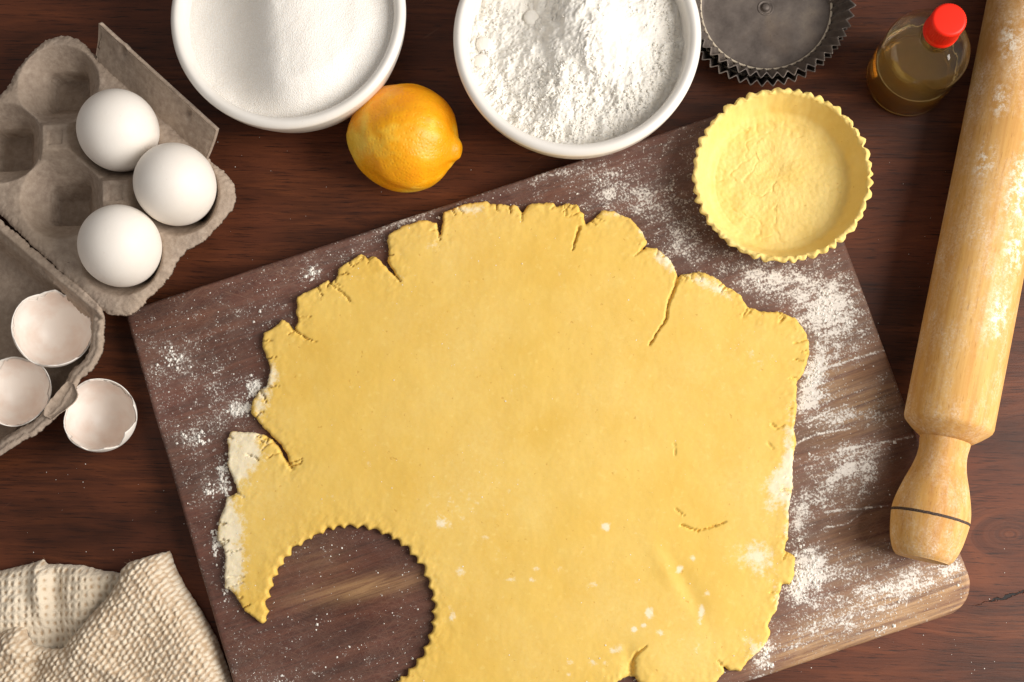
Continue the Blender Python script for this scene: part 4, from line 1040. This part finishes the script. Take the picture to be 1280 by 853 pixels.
# ------------------------------------------------------------------ waffle cloth
def cloth():
    c0 = P(120, 800, 0)
    root = empty('kitchen_cloth', (c0.x, c0.y, 0), 'crumpled beige waffle-weave cotton cloth on the table', 'cloth')
    M = m_cloth()
    back = [(-60, 735), (-20, 718), (0, 713), (25, 707), (40, 703), (50, 700), (56, 706), (75, 706), (100, 707), (125, 714), (150, 717), (185, 735), (200, 800), (200, 960), (-60, 960)]
    front = [(-60, 800), (0, 791), (20, 783), (29, 785), (33, 795), (40, 806), (52, 811), (66, 812), (78, 811), (92, 795), (112, 771), (135, 746), (148, 726), (151, 712), (160, 703), (180, 697), (195, 692), (205, 689), (209, 697), (213, 710), (226, 735), (246, 766), (265, 800), (280, 840), (292, 880), (300, 960), (-60, 960)]
    zb, zf = 0.008, 0.020
    bw = [tuple(P2(a, b, zb)) for a, b in back]; fw = [tuple(P2(a, b, zf * 0.7)) for a, b in front]
    pit = 0.0037
    def waffle(x, y, ang, px, py, kind):
        ca, sa = math.cos(ang), math.sin(ang)
        wx = x + 0.0014 * fbm(x * 60, y * 60, 2) + 0.0007 * fbm(x * 300, y * 300, 2); wy = y + 0.0014 * fbm(x * 60 + 9, y * 60, 2) + 0.0007 * fbm(x * 300 + 31, y * 300, 2)
        u = (wx * ca + wy * sa) / pit; v = (-wx * sa + wy * ca) / pit
        if kind == 0:        # raised rounded pips, staggered
            u = u * 1.05; v = v * 1.25
            v = v + 0.35 * (np.floor(u).astype(int) % 2)
            iu = np.floor(u).astype(int); iv = np.floor(v).astype(int)
            def rnd(k): return _perm[(_perm[(iu * 7 + k * 31) & 511] + iv * 3 + k) & 511] / 511.0
            fu = u - iu - 0.5 + 0.16 * (rnd(1) - 0.5); fv = v - iv - 0.5 + 0.16 * (rnd(2) - 0.5)
            an = 0.55 + 0.5 * (rnd(3) - 0.5); a_ = fu * np.cos(an) + fv * np.sin(an); b_ = -fu * np.sin(an) + fv * np.cos(an)
            h = np.exp(-np.abs(a_ / 0.46) ** 2.6 - np.abs(b_ / (0.27 + 0.08 * rnd(4))) ** 2.2) * (0.7 + 0.45 * rnd(5))
            h = h + 0.07 * np.cos((a_ + b_) * 30) * h
        else:                # ribs with small holes
            h = 1 - (0.5 + 0.5 * np.cos(2 * PI * u)) ** 1.5 * (0.5 + 0.5 * np.cos(2 * PI * v * 0.8)) ** 0.8
        h = h * (0.85 + 0.9 * fbm(x * 190, y * 190, 2)) + 0.30 * fbm(x * 800, y * 800, 3, 0.7)
        return np.clip(h, 0, 1.3)
    def make(name, poly, ztopf, ang, kind, ampl, thick):
        def sd(X, Y): return poly_sd(X, Y, poly) + 0.0006 * fbm(X * 400, Y * 400, 3)
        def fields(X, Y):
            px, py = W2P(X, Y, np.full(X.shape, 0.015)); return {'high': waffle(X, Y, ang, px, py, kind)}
        def zt(x, y, s, f):
            px, py = W2P(x, y, np.full(x.shape, 0.012))
            return ztopf(x, y, s, px, py) + ampl * (f['high'] - 0.5) * sstep(0, 0.002, s) + 0.0002 * fbm(x * 900, y * 900, 2)
        xs = [p[0] for p in poly]; ys = [p[1] for p in poly]
        V, F, at = sheet(min(xs) - .003, max(xs) + .003, min(ys) - .003, max(ys) + .003, 0.00055, sd, fields, zt, lambda x, y, s, f, z: z - thick * np.clip(0.4 + s / 0.002, 0, 1), closed=True)
        V = V - np.array([c0.x, c0.y, 0])
        return obj(name, make_mesh(name, V, F, at), M, root)
    def zback(x, y, s, px, py):
        e = np.clip(1 - s / 0.006, 0, 1)
        z = 0.0022 + 0.0068 * np.sqrt(np.maximum(1 - e * e, 0))
        z = z + blobs(px, py, [(48, 735, 9, 40, 0, .006), (68, 745, 8, 40, 0, -.003), (100, 740, 22, 40, 0, .004), (20, 760, 20, 40, 0, .003), (65, 805, 24, 26, 0, -.005), (135, 745, 14, 30, 40, -.002), (0, 770, 20, 40, 0, .003)]) * sstep(0, 0.006, s)
        return np.maximum(z, 0.0028)
    def zfront(x, y, s, px, py):
        e = np.clip(1 - s / 0.0085, 0, 1)
        z = 0.0105 + 0.0085 * np.sqrt(np.maximum(1 - e * e, 0))
        right = sstep(70, -6, (px - 205) * 0.90 - (py - 690) * 0.44 + 70 - 62)          # slope down to the table on the right
        z = z + blobs(px, py, [(180, 735, 36, 50, 30, .004), (120, 800, 30, 50, 35, .005), (60, 845, 40, 20, 20, -.002), (20, 810, 18, 14, 0, .006), (45, 838, 12, 26, 20, -.004), (170, 853, 60, 8, 28, .003), (230, 820, 30, 50, 25, .002)])
        d = np.minimum(s, 0.03)
        rb, t = line_d(px, py, [(205, 686), (213, 710), (226, 735), (246, 766), (265, 800), (280, 840), (300, 960)])
        z = z - 0.0085 * np.exp(-(rb / 14.0) ** 1.5)
        return np.maximum(z, 0.0035)
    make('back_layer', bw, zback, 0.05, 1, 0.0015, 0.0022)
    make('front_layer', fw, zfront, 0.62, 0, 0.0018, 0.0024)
cloth()

# ------------------------------------------------------------------ last small things: fuzz, specks
def specks():
    # flour specks on the dough sheet
    n = 9000
    px = rng.uniform(270, 1010, n); py = rng.uniform(255, 860, n)
    d = blobs(px, py, DOUGH_FLOUR)
    keep = rng.uniform(0, 1, n) < np.clip(d, 0, 1) * 0.5 + 0.035
    W = np.array([P2(a, b, dz) for a, b in zip(px[keep], py[keep])])
    W = W[dough_sd(W[:, 0], W[:, 1]) > 0.002]
    sz = 0.00012 + 0.00034 * rng.uniform(0, 1, len(W)) ** 2
    V, F = grains(np.column_stack([W, np.full(len(W), dz + 0.0001)]), sz, 0.5)
    c = P(650, 550, dz)
    obj('flour_specks', make_mesh('flour_specks', V - np.array([c.x, c.y, dz]), F, smooth=False), M_FLOUR, loc=(c.x, c.y, dz), kind='stuff', label='tiny flour specks lying on the yellow dough sheet', cat='flour')
    # specks on the bare table next to the pin
    pts = [(1182, 215), (1156, 296), (1149, 359), (1160, 330), (1163, 273), (1136, 318), (1098, 300), (1190, 222), (230, 655), (195, 640), (108, 690), (70, 600)]
    pts += [(rng.uniform(150, 640), rng.uniform(150, 330)) for _ in range(26)] + [(rng.uniform(20, 250), rng.uniform(560, 700)) for _ in range(18)] + [(rng.uniform(1000, 1270), rng.uniform(790, 850)) for _ in range(16)]
    pts += [(rng.uniform(1090, 1180), rng.uniform(200, 420)) for _ in range(5)] + [(rng.uniform(1220, 1275), rng.uniform(560, 830)) for _ in range(4)]
    pos = np.array([[*P2(a, b, 0), 0.0002] for a, b in pts])
    V, F = grains(pos, rng.uniform(0.00012, 0.00036, len(pts)), 0.5)
    c = P(1150, 330, 0)
    obj('flour_specks', make_mesh('flour_specks', V - np.array([c.x, c.y, 0]), F, smooth=False), M_FLOUR, loc=(c.x, c.y, 0), kind='stuff', label='stray flour specks scattered on the bare dark table', cat='flour')
specks()

def fuzz():
    """loose cotton fibres standing off the cloth"""
    root = [o for o in bpy.data.objects if o.name.startswith('kitchen_cloth')][0]
    V = []; F = []
    for ch in list(root.children):
        me = ch.data; n = len(me.vertices) // 2
        co = np.empty(len(me.vertices) * 3, np.float32); me.vertices.foreach_get('co', co); co = co.reshape(-1, 3)[:n]
        for i in rng.integers(0, n, 2600):
            p = co[i].astype(float) + np.array((0, 0, -0.0001)); d = rng.normal(0, 1, 3); d[2] = abs(d[2]) * 0.5; d /= np.linalg.norm(d)
            L = rng.uniform(0.0006, 0.0022); wd = rng.uniform(0.00003, 0.00006)
            sd = np.cross(d, rng.normal(0, 1, 3)); sd /= np.linalg.norm(sd); sd *= wd
            bend = rng.normal(0, 0.35, 3); b = len(V)
            for t in (0, .5, 1):
                q = p + L * (d * t + bend * t * t); V += [q - sd * (1 - 0.6 * t), q + sd * (1 - 0.6 * t)]
            F += [(b, b + 1, b + 3, b + 2), (b + 2, b + 3, b + 5, b + 4)]
    o = obj('loose_fibres', make_mesh('loose_fibres', np.array(V), [np.array(F)]), bpy.data.materials['cotton_waffle'], root, kind='stuff')
fuzz()
